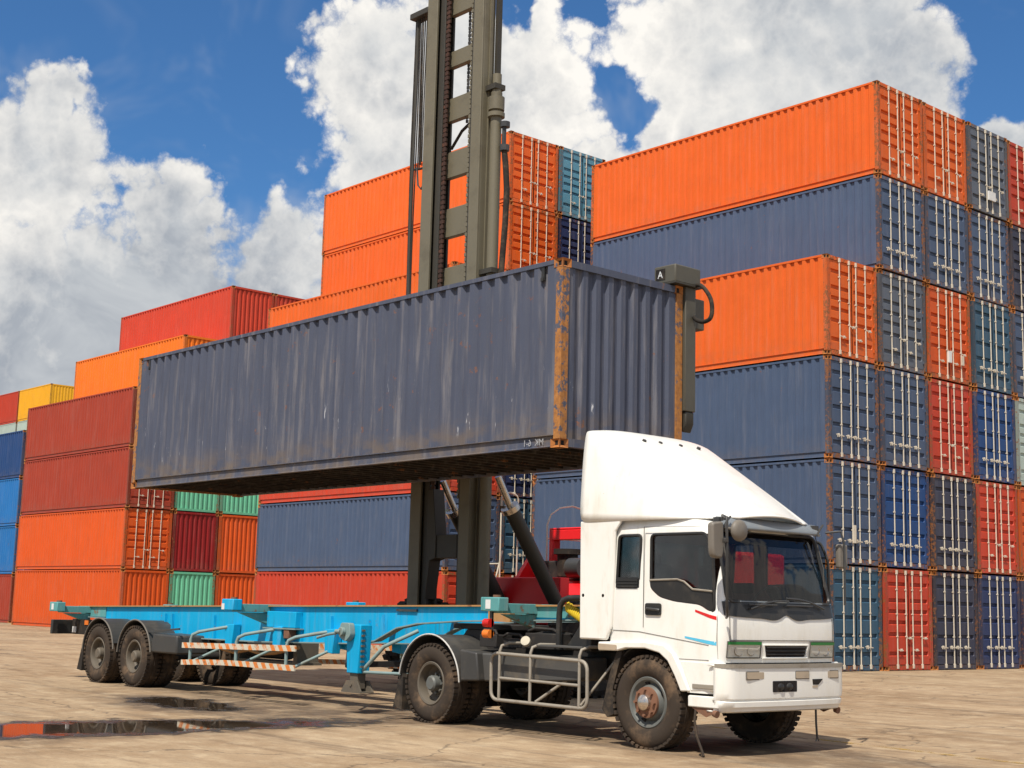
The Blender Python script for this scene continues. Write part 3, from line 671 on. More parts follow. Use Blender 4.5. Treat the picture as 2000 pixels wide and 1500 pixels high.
def cabloft(inset, z0, z1, xr, nz):
    lv = frange(z0, z1, nz); rings = []
    for z in lv:
        hw = HW*interp(WX, z) - inset; ring = []
        r = .17
        ys = [YC + s for s in frange(-(hw-r), hw-r, 13)]
        cor = [(hw-r) + r*math.sin(math.radians(a)) for a in (12, 25, 38, 50, 62, 73, 82, 90)]
        yy = [YC-c for c in cor[::-1]] + ys + [YC+c for c in cor]
        for y in yy:
            yq = YC + (y-YC)*(HW*interp(WX, z))/hw
            ring.append((surfx(yq, z) - inset, y, z))
        xs = ring[-1][0]
        for t in (.15, .35, .55, .75, .93): ring.append((lerp(xs, xr, t), YC+hw, z))
        ring += [(xr, YC+hw-.05, z), (xr, YC, z), (xr, YC-hw+.05, z)]
        for t in (.93, .75, .55, .35, .15): ring.append((lerp(xs, xr, t), YC-hw, z))
        rings.append(ring)
    n = len(rings[0]); q = MB(); vs = [v for r_ in rings for v in r_]; fs = []
    for i in range(nz-1):
        for k in range(n): fs.append((i*n+k, i*n+(k+1) % n, (i+1)*n+(k+1) % n, (i+1)*n+k))
    fs += [tuple(range(n))[::-1], tuple(range((nz-1)*n, nz*n))]
    return q.add(vs, fs)
def booled(body, cutters, name, mats, smooth=30, parent=None):
    me = body.mesh(name, mats); ob = bpy.data.objects.new('tmp', me); COL.objects.link(ob); tmp = []
    for c in cutters:
        cm = c.mesh('c', mats[-1] if isinstance(mats, list) else mats); co = bpy.data.objects.new('c', cm); COL.objects.link(co); tmp.append(co)
        md = ob.modifiers.new('b', 'BOOLEAN'); md.operation = 'DIFFERENCE'; md.object = co; md.solver = 'EXACT'
    dg = bpy.context.evaluated_depsgraph_get(); out = bpy.data.meshes.new_from_object(ob.evaluated_get(dg))
    for t in tmp + [ob]: bpy.data.objects.remove(t)
    out.name = name
    out.transform(Matrix.Translation(-base_loc(parent)))
    out.polygons.foreach_set('use_smooth', [True]*len(out.polygons)); out.set_sharp_from_angle(angle=math.radians(smooth))
    o = bpy.data.objects.new(name, out); COL.objects.link(o); o.parent = parent; return o
def roundpoly(pts, r=.05, n=4):
    out = []; N = len(pts)
    for i, p in enumerate(pts):
        p = Vector(p); a = (Vector(pts[i-1])-p); b = (Vector(pts[(i+1) % N])-p); ra = min(r, a.length*.45); rb = min(r, b.length*.45)
        p0 = p + a.normalized()*ra; p1 = p + b.normalized()*rb
        for k in range(n+1):
            t = k/n; out.append(tuple((1-t)**2*p0 + 2*t*(1-t)*p + t*t*p1))
    return out
DOORWIN = roundpoly([(-10.80, 2.315), (-10.02, 2.315), (-9.915, 2.09), (-9.895, 1.50), (-9.945, 1.485), (-10.08, 1.555), (-10.44, 1.585), (-10.66, 1.63), (-10.805, 1.73)], .06)
QUART = roundpoly([(-11.29, 2.312), (-10.955, 2.312), (-10.965, 1.72), (-11.33, 1.72)], .05)
WS = roundpoly([(YC-.85, 2.36), (YC+.85, 2.36), (YC+.90, 1.60), (YC-.90, 1.60)], .09)
REARW = roundpoly([(YC-.62, 2.28), (YC+.62, 2.28), (YC+.62, 1.78), (YC-.62, 1.78)], .07)
cuts = [cabloft(.05, 1.02, 2.46, -11.39, 18),
        MB().prism(DOORWIN, 1, 11.0, 14.4), MB().prism(QUART, 1, 11.0, 14.4),
        MB().prism(WS, 0, -10.45, -9.3), MB().prism(REARW, 0, -11.8, -11.2),
        MB().cyl((-10.83, 11.0, .50), (-10.83, 14.4, .50), .61, n=40),
        MB().box(-12, -10.83, 11, 14.4, 0, 1.115), MB().box(-10.9, -9.86, YN+.30, YF-.30, 0, .95), MB().box(-9.9, -9.0, 11, 14.4, 0, .965)]
cabin = booled(cabloft(0, .64, 2.53, -11.44, 26), cuts, 'cab_body', ['cab_white', 'inner'], 32, truck)
# interior surfaces take the trim material
bmi = cabin.data; cl = base_loc(truck)
for pl in bmi.polygons:
    c = pl.center + cl
    if pl.material_index == 0 and -11.40 < c.x < surfx(min(max(c.y, YN), YF), min(max(c.z, .6), 2.5)) - .02 and abs(c.y-YC) < HW*interp(WX, c.z) - .035 and 1.0 < c.z < 2.48:
        pl.material_index = 1 if len(bmi.materials) > 1 else 0
if len(bmi.materials) < 2: bmi.materials.append(MATS['inner'])
# glazing with black rubber
def pane_side(poly, y, name, mat, fr=True, ym=0):
    for yy, s in ((y, 1), (2*YC-y, -1)):
        q = MB(); q.prism(poly, 1, yy + s*.016, yy + s*.022); o = q.build(name, mat, truck)
        if fr:
            q = MB(); pts = [(x, yy + s*.004, z) for x, z in poly]; q.tube(pts, .017, 6, True); q.build('window_seal', 'black', o, smooth=50, root=truck)
    return
pane_side(DOORWIN, YC - HW*.975, 'side_window', 'glass'); pane_side(QUART, YC - HW*.975, 'quarter_window', 'glass')
def patch(poly, off):
    ys = [p[0] for p in poly]; zs = [p[1] for p in poly]; y0, y1, z0, z1 = min(ys), max(ys), min(zs), max(zs)
    q = MB(); q.grid(lambda u, v: (surfx(lerp(y0, y1, u), lerp(z0, z1, v), off), lerp(y0, y1, u), lerp(z0, z1, v)), frange(0, 1, 25), frange(0, 1, 11)); return q
wsq = MB(); wsq.grid(lambda u, v: (surfx(YC + lerp(-1, 1, u)*lerp(.905, .86, v), lerp(1.585, 2.375, v), -.02), YC + lerp(-1, 1, u)*lerp(.905, .86, v), lerp(1.585, 2.375, v)), frange(0, 1, 25), frange(0, 1, 11))
wso = wsq.build('windscreen', 'glass_dark', truck, smooth=60)
q = MB(); q.tube([(surfx(y, z, .004), y, z) for y, z in WS], .020, 6, True); q.build('windscreen_seal', 'black', wso, smooth=50, root=truck)
q = MB(); q.prism(REARW, 0, -11.43, -11.425); q.build('rear_window', 'glass', truck)
# black cowl under the windscreen with a bumped lower edge
def cowl_lo(t): return 1.435 + .020*abs(t)**4 - .012*(1-abs(t)) + .045*math.exp(-(t/.10)**2) - .015*math.exp(-((abs(t)-.24)/.12)**2)
q = MB(); us = frange(-1, 1, 49); q.grid(lambda u, v: (surfx(YC + u*.955, lerp(cowl_lo(u), 1.60, v), .009), YC + u*.955, lerp(cowl_lo(u), 1.60, v)), us, frange(0, 1, 5)); cow = q.build('cowl', 'black', truck, smooth=40)
q = MB(); q.grid(lambda u, v: (surfx(YC + u*.93, lerp(1.600, 1.612, v), .014), YC + u*.93, lerp(1.600, 1.612, v)), us, [0, 1]); q.build('cowl_trim', 'visor', cow, root=truck)
# wipers
for (ya, yb, za, zb) in ((YC-.60, YC+.05, 1.53, 1.62), (YC+.02, YC+.70, 1.65, 1.55)):
    q = MB(); q.tube([(surfx(lerp(ya, yb, t), lerp(za, zb, t), .035), lerp(ya, yb, t), lerp(za, zb, t) + .03*math.sin(PI*t)) for t in frange(0, 1, 8)], .012, 6)
    q.tube([(surfx(lerp(ya, yb, t)-.1, 1.57, .045), lerp(ya, yb, t)-.10, 1.575) for t in frange(.1, .8, 6)], .009, 6); q.build('wiper', 'rod', truck, smooth=50)
# visor
q = MB(); q.grid(lambda u, v: (surfx(YC + u*.88, 2.36, .03 + .07*math.sin(v*PI/2) ) , YC + u*.88, lerp(2.50, 2.375, v)), frange(-1, 1, 33), frange(0, 1, 6)); vis = q.build('sun_visor', 'visor', truck, smooth=60)
sm = vis.modifiers.new('s', 'SOLIDIFY'); sm.thickness = .012
for y in (YC-.86, YC+.76):
    q = MB(); q.box(surfx(y, 2.4)+.02, surfx(y, 2.4)+.10, y-.03, y+.09, 2.40, 2.49); q.tube([(surfx(y, 2.4)+.15, y-.02, 2.37), (surfx(y, 2.4)+.17, y+.03, 2.46), (surfx(y, 2.4)+.15, y+.10, 2.5)], .012, 6); q.build('visor_bracket', 'rod', truck, smooth=50)
# dark panel below the belt of the side windows, door seams, handle, lamp, stripes
for s in (1, -1):
    yb = YC - s*HW
    def Yo(o): return yb - s*o
    q = MB(); q.prism([(-10.80, 1.80), (-10.40, 1.815), (-10.30, 1.79), (-10.18, 1.71), (-9.92, 1.69), (-9.90, 1.52), (-9.945, 1.495), (-10.08, 1.565), (-10.44, 1.595), (-10.66, 1.64), (-10.795, 1.74)], 1, Yo(-.012), Yo(-.02)); q.build('window_trim', 'black', truck)
    q = MB(); q.tube([(-10.80, Yo(-.008), 1.815), (-10.40, Yo(-.008), 1.825), (-10.30, Yo(-.008), 1.80), (-10.18, Yo(-.008), 1.72), (-9.91, Yo(-.008), 1.70)], .011, 6); q.build('belt_moulding', 'guard', truck, smooth=50)
    q = MB()
    for k in range(3): q.box(-11.31, -10.98, Yo(-.012), Yo(.003), 1.735 + k*.034, 1.757 + k*.034)
    q.box(-11.325, -10.965, Yo(-.018), Yo(-.012), 1.73, 1.845); q.build('vent_louvre', 'black', truck)
    q = MB()
    for a, b in (((-10.885, 2.40), (-10.885, 1.30)), ((-11.41, 2.30), (-11.40, 1.60)), ((-11.40, 1.60), (-11.405, 1.27)),
                 ((-11.40, 1.262), (-10.95, 1.255)), ((-10.95, 1.255), (-9.95, 1.14)), ((-10.885, 2.40), (-10.05, 2.385)), ((-10.36, .985), (-9.95, .985))):
        q.obox(((a[0]+b[0])/2, Yo(-.0005), (a[1]+b[1])/2), (b[0]-a[0], 0, b[1]-a[1]), math.hypot(b[0]-a[0], b[1]-a[1]), .004, .008, upv=(0, 1, 0))
    q.build('door_seam', 'seam', truck)
    q = MB(); q.tube([(-9.865 if z < 2 else -9.865 - (z-2)*.25, YC - s*sidehw(-9.865 if z < 2 else -9.865 - (z-2)*.25, z), z) for z in frange(1.0, 2.4, 15)], .005, 4); q.build('door_edge_seam', 'seam', truck)
    q = MB(); q.prism(roundpoly([(-10.85, 1.435), (-10.62, 1.435), (-10.62, 1.565), (-10.85, 1.565)], .03), 1, Yo(-.004), Yo(.014)); dh = q.build('door_handle', 'black', truck)
    q = MB(); q.tube([(-10.83, Yo(.014), 1.50), (-10.81, Yo(.03), 1.505), (-10.66, Yo(.03), 1.495), (-10.64, Yo(.014), 1.49)], .017, 6); q.build('handle_bar', 'rod', dh, smooth=50, root=truck)
    for nm, mt, (xa, za, ha), (xb, zb_, hb_) in (('red_stripe', 'stripe_red', (-10.14, 1.495, .012), (-9.87, 1.42, .020)), ('blue_stripe', 'stripe_blue', (-10.28, 1.215, .010), (-9.87, 1.158, .020))):
        q = MB(); q.grid(lambda u, v: (lerp(xa, xb, u), YC - s*(sidehw(lerp(xa, xb, u), lerp(za, zb_, u)) + .003), lerp(za, zb_, u) + v*lerp(ha, hb_, u)), frange(0, 1, 12), [-1, 1]); q.build(nm, mt, truck)
    # wheel-arch flare
    P1 = [(-11.545, 1.125), (-11.30, 1.135), (-10.83, 1.150), (-10.55, 1.125), (-10.42, 1.04), (-10.30, .86), (-10.195, .655)]
    P2 = [(-10.31, .645), (-10.395, .80), (-10.50, .955), (-10.62, 1.035), (-10.83, 1.075), (-11.12, 1.068), (-11.25, 1.035), (-11.545, 1.03)]
    q = MB(); q.prism(P1 + P2, 1, Yo(.035), Yo(-.06)); q.build('wheel_arch', 'cab_white', truck, bevel=.014)
    q = MB(); q.prism(roundpoly([(-11.53, 1.042), (-11.25, 1.045), (-11.25, 1.10), (-11.53, 1.105)], .015), 1, Yo(.035), Yo(.046)); q.build('side_marker', 'amber_clear', truck)
    q = MB(); A_ = [math.radians(a) for a in frange(5, 178, 20)]
    for a, b in zip(A_, A_[1:]): q.prism([(-10.83 + .625*math.cos(a), .5 + .625*math.sin(a)), (-10.83 + .625*math.cos(b), .5 + .625*math.sin(b)), (-10.83 + .64*math.cos(b), .5 + .64*math.sin(b)), (-10.83 + .64*math.cos(a), .5 + .64*math.sin(a))], 1, *sorted((Yo(-.06), Yo(-.62))))
    q.build('wheel_well', 'gasket', truck, smooth=30)
    # step boxes ahead of the wheel
    q = MB(); q.prism([(-10.19, .655), (-9.815, .68), (-9.815, .965), (-10.34, .965)], 1, Yo(.006), Yo(-.30)); q.build('step_panel', 'cab_white', truck, bevel=.01)
    q = MB(); q.box(-10.16, -9.86, Yo(.0065), Yo(.018), .69, .735); q.build('step_tread', 'guard', truck, bevel=.004)
    q = MB(); q.box(-10.235, -9.82, Yo(.0), Yo(-.25), .495, .615); q.build('lower_step', 'cab_white', truck, bevel=.012)
    q = MB(); q.prism([(-10.2, .49), (-9.86, .49), (-9.9, .44), (-10.0, .40), (-10.12, .45)], 1, Yo(-.02), Yo(-.03)); q.build('step_bracket', 'hub_rust', truck)
    # inner mud flap behind the front wheel
    q = MB(); q.prism([(-11.30, 1.03), (-11.40, .80), (-11.46, .60), (-11.52, .38), (-11.44, .30), (-11.34, .34), (-11.36, .6), (-11.30, .80), (-11.22, 1.03)], 1, Yo(-.02), Yo(-.32)); q.build('mud_flap', 'rubber', truck)
    # side collar between cab and deflector
    q = MB(); q.prism([(-11.875, 1.145), (-11.44, 1.145), (-11.36, 1.30), (-11.335, 1.9), (-11.325, 2.36), (-11.22, 2.49), (-11.89, 2.49)], 1, Yo(.012), Yo(-.03)); q.build('side_collar', 'cab_white', truck, bevel=.02)
    for dx in (-11.82, -11.50):
        q = MB(); q.cyl((dx, Yo(.002), 1.64), (dx, Yo(.012), 1.64), .02, n=12); q.build('bolt', 'rod', truck)
# front mask: panel gap, grille, headlamps
for u in (-.86, .86):
    q = MB(); q.tube([(surfx(YC + u*HW, z, .001), YC + u*HW, z) for z in frange(1.19, 1.44, 6)], .0045, 4); q.build('mask_seam', 'seam', truck)
q = MB(); q.tube([(surfx(YC + u*.88, 1.20, .001), YC + u*.88, 1.20) for u in frange(-1, 1, 21)], .004, 4); q.build('mask_seam', 'seam', truck)
q = MB(); q.grid(lambda u, v: (surfx(YC + u*.98, .985, .004 - .03*(1-abs(v))), YC + u*.98, lerp(.955, 1.01, (v+1)/2)), frange(-1, 1, 25), [-1, 0, 1]); q.build('mask_gap', 'gasket', truck)
q = MB(); q.grid(lambda u, v: (surfx(YC + u*lerp(.33, .37, v), lerp(1.025, 1.145, v), .004), YC + u*lerp(.33, .37, v), lerp(1.025, 1.145, v)), frange(-1, 1, 15), [0, 1]); gr = q.build('grille', 'hollow', truck)
for k in range(3):
    z = 1.05 + k*.036; q = MB(); q.grid(lambda u, v: (surfx(YC + u*.345, z, .006 + .014*v), YC + u*.345, z + .014*(1-v)), frange(-1, 1, 15), [0, .5, 1]); q.build('grille_slat', 'black', gr, root=truck)
q = MB()
for zz in (1.014, 1.152): q.tube([(surfx(YC + u*.385, zz, .006), YC + u*.385, zz) for u in frange(-1, 1, 15)], .011, 6)
for u in (-1, 1): q.tube([(surfx(YC + u*.385, z, .006), YC + u*lerp(.345, .385, (z-1.014)/.138), z) for z in frange(1.014, 1.152, 4)], .011, 6)
q.build('grille_frame', 'cab_white', gr, smooth=50, root=truck)
for s in (-1, 1):
    ya, yb = YC + s*.43, YC + s*.925
    q = MB(); q.grid(lambda u, v: (surfx(lerp(ya, yb, u), lerp(1.022, 1.155, v), .004 - .02*math.sin(PI*u)*math.sin(PI*v)), lerp(ya, yb, u), lerp(1.022, 1.155, v)), frange(0, 1, 13), frange(0, 1, 7)); hl = q.build('headlight', 'reflector', truck, smooth=60)
    for cyy, rr in ((.28, .05), (.66, .055)):
        yy = lerp(ya, yb, cyy); q = MB(); xx = surfx(yy, 1.085); vs = [(xx-.02 + .022*(r/rr)**2, yy + r*math.cos(a)*1.25, 1.085 + r*math.sin(a)) for r in (.004, rr*.5, rr) for a in [2*PI*i/16 for i in range(16)]]
        q.add(vs, [(i*16+k, i*16+(k+1) % 16, (i+1)*16+(k+1) % 16, (i+1)*16+k) for i in range(2) for k in range(16)]); q.build('bulb_bowl', 'chrome', hl, smooth=60, root=truck)
    q = MB(); q.grid(lambda u, v: (surfx(lerp(ya, yb, u), lerp(1.02, 1.158, v), .014), lerp(ya, yb, u), lerp(1.02, 1.158, v)), frange(0, 1, 13), [0, 1]); q.build('lens', 'lens', hl, smooth=60, root=truck)
    q = MB(); q.grid(lambda u, v: (surfx(lerp(ya, yb, u), lerp(1.152, 1.182, v), .016), lerp(ya, yb, u), lerp(1.152, 1.182, v)), frange(0, 1, 13), [0, 1]); q.build('green_brow', 'green', hl, smooth=60, root=truck)
    pts = [(lerp(ya, yb, u), 1.016) for u in frange(0, 1, 9)] + [(lerp(ya, yb, u), 1.186) for u in frange(1, 0, 9)]
    q = MB(); q.tube([(surfx(y, z, .008), y, z) for y, z in pts], .007, 5, True); q.build('headlight_rim', 'seam', hl, root=truck)
# bumper
def bumx(y, z): 
    t = (y-YC)/1.06; d = abs(y-YC) - (1.06-.16) + max(0, .60-z)*.0; x = -9.655 - .05*t*t - (.05 if z < .56 else 0)*1
    if d > 0: x -= .16 - math.sqrt(max(.16**2 - min(d, .16)**2, 0))
    return x
bys = [YC + 1.06*math.sin(math.radians(a))*1 if False else YC + a for a in [-1.06, -1.055, -1.04, -1.01, -.97, -.92] + frange(-.85, .85, 15) + [.92, .97, 1.01, 1.04, 1.055, 1.06]]
bz = [(.935, -.06), (.95, -.03), (.95, -.012), (.935, .0), (.90, .0), (.66, .0), (.60, -.004), (.585, -.022), (.575, -.022), (.565, -.002), (.515, -.006), (.505, -.02), (.47, -.03), (.455, -.06), (.46, -.12)]
q = MB(); q.grid(lambda y, z: (bumx(y, .9) + z[1], YC + (y-YC)*(1 - .035*max(0, (.62-z[0])/.16)), z[0]), bys, bz, flip=True)
bum = q.build('bumper', 'cab_white', truck, smooth=40)
sm = bum.modifiers.new('s', 'SOLIDIFY'); sm.thickness = .02; sm.offset = -1
q = MB(); q.grid(lambda y, v: (bumx(y, .9) + lerp(-.10, .012, v), y, .951 + .004*v), bys, [0, 1]); q.grid(lambda y, v: (bumx(y, .9) + .012, y, lerp(.915, .955, v)), bys, [0, 1]); q.build('bumper_tread', 'guard', bum, smooth=40, root=truck)
def on_bumper(name, mat, y0, y1, z0, z1, o=.006, th=.02, r=.012):
    q = MB(); poly = roundpoly([(y0, z0), (y1, z0), (y1, z1), (y0, z1)], r); x = (bumx(y0, .8) + bumx(y1, .8))/2
    q.prism(poly, 0, x + o - th, x + o); return q.build(name, mat, bum, root=truck)
for (a, b) in ((11.93, 12.20), (12.735, 12.955), (13.33, 13.52)):
    on_bumper('fog_lamp_bezel', 'mirror_back', a-.012, b+.012, .792, .882, .004); on_bumper('fog_lamp', 'amber_clear', a, b, .802, .872, .009)
on_bumper('tow_recess', 'hollow', 12.34, 12.75, .662, .778, .004)
for y in (12.47, 12.62):
    q = MB(); q.lathe([(.001, -.01), (.03, -.008), (.042, .01)], (0, 0, 0), 16); q.v = [(bumx(y, .8) + .012 - b, y + a*1.3, .715 + c) for a, b, c in q.v]; q.build('tow_pin', 'black', bum, smooth=50, root=truck)
q = MB(); q.prism([(13.03, .79), (13.22, .79), (13.14, .73), (13.04, .73)], 0, bumx(13.1, .8)-.01, bumx(13.1, .8)+.005); q.build('tow_eye', 'hollow', bum, root=truck)
q = MB(); q.prism([(13.03, .72), (13.13, .725), (13.12, .70), (13.03, .70)], 0, bumx(13.1, .8)-.01, bumx(13.1, .8)+.006); q.build('tow_eye_lip', 'amber_clear', bum, root=truck)
for (x, y, z, mt) in ((-9.83, YN-.02, .45, 'hub_rust'), (-9.80, YF-.05, .44, 'hub_rust')):
    q = MB(); q.cyl((x-.03, y, z), (x+.02, y, z-.01), .032, .038, 14); q.build('marker_lamp', mt, truck, smooth=50)
# hanging strap and chain
q = MB(); q.tube([(-10.14, YN+.02, .46), (-10.12, YN-.02, .36), (-10.06, YN-.05, .2), (-9.98, YN-.06, .06), (-9.95, YN-.07, .01)], .014, 6); q.build('hanging_strap', 'tyre', truck, smooth=50)
q = MB(); q.tube([(-9.78, 13.25, .46), (-9.78, 13.255, .3), (-9.78, 13.27, .16)], .012, 6); q.tube([(-9.78, 13.27, .17), (-9.78, 13.30, .11)], .008, 5); q.tube([(-9.78, 13.27, .17), (-9.78, 13.25, .11)], .008, 5); q.build('earth_strap', 'rod', truck, smooth=50)
# interior
q = MB(); q.box(-10.30, -9.93, YN+.10, YF-.10, 1.28, 1.52); q.prism([(-10.30, 1.52), (-9.93, 1.52), (-9.98, 1.585), (-10.26, 1.60)], 1, YN+.10, YF-.10); q.build('dashboard', 'inner', truck, bevel=.03)
for y in (YC-.52, YC+.50):
    q = MB(); q.box(-11.15, -10.68, y-.25, y+.25, 1.30, 1.47); q.prism([(-11.18, 1.45), (-11.03, 1.45), (-11.14, 2.02), (-11.26, 2.02)], 1, y-.24, y+.24); q.box(-11.27, -11.18, y-.12, y+.12, 2.0, 2.16); q.build('seat', 'seat', truck, bevel=.04)
q = MB(); q.tube([(-10.42 + .10*math.cos(a), YC+.50 + .22*math.sin(a), 1.62 + .17*math.cos(a)) for a in [2*PI*i/20 for i in range(20)]], .017, 6, True); q.cyl((-10.42, YC+.5, 1.62), (-10.28, YC+.5, 1.5), .03); q.build('steering_wheel', 'rod', truck, smooth=50)
q = MB(); q.box(-10.05, -10.02, YC-.85, YC+.85, 2.22, 2.34); q.build('header_shelf', 'gasket', truck)
# deflector
PR = [(-11.89, 3.595), (-11.74, 3.585), (-11.58, 3.49), (-11.30, 3.315), (-11.0, 3.13), (-10.7, 2.945), (-10.4, 2.76), (-10.15, 2.605), (-10.00, 2.525), (-9.935, 2.495)]
def defl(t, k):
    x, z = PR[k]; f = k/(len(PR)-1); top = lerp(.95, .55, f**1.7); bot = lerp(HW*1.008, .80, f**4)
    zb = 2.475; a = abs(t); s = 1 if t > 0 else -1
    # flank (a>0.7): from foot to shoulder; crown (a<0.7)
    if a > .72:
        w = (1-a)/.28; ww = math.sin(w*PI/2)
        return (x + .03*f - .14*f*f*(1-w), YC + s*lerp(bot, top, w**1.2), lerp(zb, z-.05*(1-f), ww**.9))
    w = a/.72; return (x + .10*f*(1-w*w), YC + s*top*w, z - .05*(1-f)*w**4 + .045*f*(1-w*w))
ts = [-1, -.97, -.93, -.88, -.83, -.79, -.755, -.72, -.69, -.65] + frange(-.58, .58, 13) + [.65, .69, .72, .755, .79, .83, .88, .93, .97, 1]
q = MB(); q.grid(defl, ts, list(range(len(PR)))); de = q.build('roof_deflector', 'cab_white', truck, smooth=42)
sm = de.modifiers.new('sub', 'SUBSURF'); sm.levels = 1; sm.render_levels = 1
s2 = de.modifiers.new('s', 'SOLIDIFY'); s2.thickness = .02; s2.offset = 0
for y in (YC-.42, YC-.14, YC+.22, YC+.55):
    q = MB(); q.cyl((-11.50, y, 3.42), (-11.47, y, 3.475), .034, .024, 12); q.build('roof_marker', 'rod', de, smooth=50, root=truck)
# mirrors
def mirror(s):
    y = YC - s*(HW+.10); Y = lambda d: YC - s*(HW+d); x = -9.62
    q = MB(); q.tube([(-9.90, Y(-.16), 2.46), (-9.75, Y(.02), 2.49), (x, Y(.10), 2.46), (x, Y(.10), 2.38), (x, Y(.10), 1.55), (-9.68, Y(.02), 1.45), (-9.76, Y(-.06), 1.43)], .015, 8); arm = q.build('mirror_arm', 'rod', truck, smooth=50)
    q = MB(); q.prism(roundpoly([(Y(.30), 2.40), (Y(.125), 2.42), (Y(.115), 2.12), (Y(.145), 2.03), (Y(.27), 2.04), (Y(.295), 2.12)], .04), 0, x-.10, x-.02); mh = q.build('mirror_head', 'mirror_back', arm, bevel=.02, root=truck)
    q = MB(); q.prism(roundpoly([(Y(.28), 2.38), (Y(.14), 2.39), (Y(.14), 2.08), (Y(.27), 2.08)], .03), 0, x-.106, x-.1005); q.build('mirror_glass', 'mirror', mh, root=truck)
    q = MB(); q.box(x-.06, x+.015, Y(.15), Y(.09), 2.20, 2.245); q.build('mirror_clamp', 'rod', arm, bevel=.005, root=truck)
    q = MB(); q.lathe([(.001, -.035), (.07, -.03), (.105, -.01), (.115, .015), (.112, .03)], (0, 0, 0), 24); q.v = [(x + .06 - b, Y(-.04) + a*1.05, 2.33 + c) for a, b, c in q.v]; q.cyl((x, Y(.10), 2.35), (x+.05, Y(-.03), 2.33), .014); q.build('round_mirror', 'mirror_back', arm, smooth=40, root=truck)
mirror(1)
q = MB(); q.tube([(-9.93, YF-.06, 2.42), (-9.80, YF+.06, 2.44), (-9.77, YF+.08, 2.3), (-9.77, YF+.08, 1.6)], .014, 8); arm = q.build('mirror_arm', 'rod', truck, smooth=50)
q = MB(); q.prism(roundpoly([(YF+.12, 2.02), (YF+.28, 2.02), (YF+.28, 2.30), (YF+.12, 2.30)], .03), 0, -9.93, -9.86); q.build('mirror_head', 'mirror_back', arm, bevel=.02, root=truck)
# chassis
for y in (YC-.42, YC+.36):
    q = MB(); q.box(-15.75, -9.95, y, y+.06, .74, .98); q.box(-15.75, -9.95, y-.05 if y > YC else y, y+.06 if y > YC else y+.11, .981, .99); q.build('frame_rail', 'chassis', truck)
for x in (-15.5, -14.0, -12.6, -11.6, -10.2):
    q = MB(); q.box(x-.06, x+.06, YC-.36, YC+.36, .76, .95); q.build('frame_crossmember', 'chassis', truck)
q = MB(); q.prism([(-11.38, .96), (-10.3, .96), (-10.3, .62), (-10.6, .52), (-11.3, .60)], 1, YC-.32, YC+.32); q.build('engine', 'chassis', truck, bevel=.04)
for x, r_ in ((-10.83, .07), (-14.6, .09)):
    q = MB(); q.cyl((x, YN+.3, .5), (x, YF-.3, .5), r_, n=14); 
    if x < -12: q.lathe([(.09, -.25), (.20, -.12), (.22, 0), (.20, .12), (.09, .25)], (x, YC, .5), 20)
    q.build('axle', 'chassis', truck, smooth=50)
wheel(truck, -10.82, YN-.005, .50, .27, -1, 'front'); wheel(truck, -10.82, YF+.005, .50, .27, 1, 'front')
for y, s in ((YN-.005, -1), (YF+.005, 1)):
    wheel(truck, -14.60, y, .50, .27, s, 'drive'); wheel(truck, -14.60, y - s*.31, .50, .27, s, 'drive')
for s in (1, -1):
    Y = lambda d: YC - s*(HW+d)
    ya, yb = sorted((Y(.01), Y(-.62)))
    f = arc_fender(truck, 'rear_fender', -14.62, .50, .615, ya, yb, 172, 5, edge=False)
    q = MB(); q.tube([(-14.62 + .62*math.cos(math.radians(a)), Y(.012), .50 + .62*math.sin(math.radians(a))) for a in frange(172, 4, 26)], .010, 6); q.build('fender_edge', 'edge_white', f, smooth=60, root=truck)
    q = MB(); q.prism([(-14.0, .56), (-13.64, .58), (-13.70, .92), (-14.02, .95)], 1, *sorted((Y(0), Y(-.6)))); q.build('fender_skirt', 'fender', f, bevel=.02, root=truck)
    q = MB(); q.prism([(-15.22, .60), (-15.27, .56), (-15.39, .16), (-15.20, .13), (-15.19, .55)], 1, *sorted((Y(-.02), Y(-.6)))); q.build('mud_flap', 'rubber', truck)
    # tank / battery box and tubular side guard
    q = MB(); q.prism(roundpoly([(-13.68, .57), (-11.98, .66), (-11.95, .93), (-13.75, .915)], .05), 1, *sorted((Y(-.10), Y(-.55)))); q.build('fuel_tank', 'tank', truck, bevel=.02)
    yg = Y(.0)
    loop = [(x, yg, z) for x, z in roundpoly([(-13.41, .93), (-11.745, .895), (-11.735, .365), (-13.40, .375)], .12, 5)]
    q = MB(); q.tube(loop, .022, 8, True); gd = q.build('side_guard', 'guard', truck, smooth=60)
    for x in (-13.255, -12.70, -11.87):
        q = MB(); q.tube([(x, yg, .372), (x, yg, .955), (x+.01, yg + s*.02, 1.02), (x+.05, yg + s*.10, 1.055), (x+.05, yg + s*.40, 1.05)], .019, 8); q.build('guard_post', 'guard', gd, smooth=60, root=truck)
    q = MB(); q.tube([(-13.25, yg, .635), (-11.88, yg, .62)], .018, 8); q.build('guard_rail', 'guard', gd, smooth=60, root=truck)
    q = MB(); q.tube([(-12.60, yg, .39), (-12.1, yg + s*.25, .78)], .018, 8); q.tube([(-11.84, yg, .40), (-11.6, yg + s*.3, .9)], .016, 8); q.build('guard_brace', 'guard', gd, smooth=60, root=truck)
    q = MB(); q.box(-12.68, -11.88, *sorted((yg + s*.05, yg + s*.30)), 1.03, 1.055); q.build('catwalk', 'tank', truck, bevel=.006)
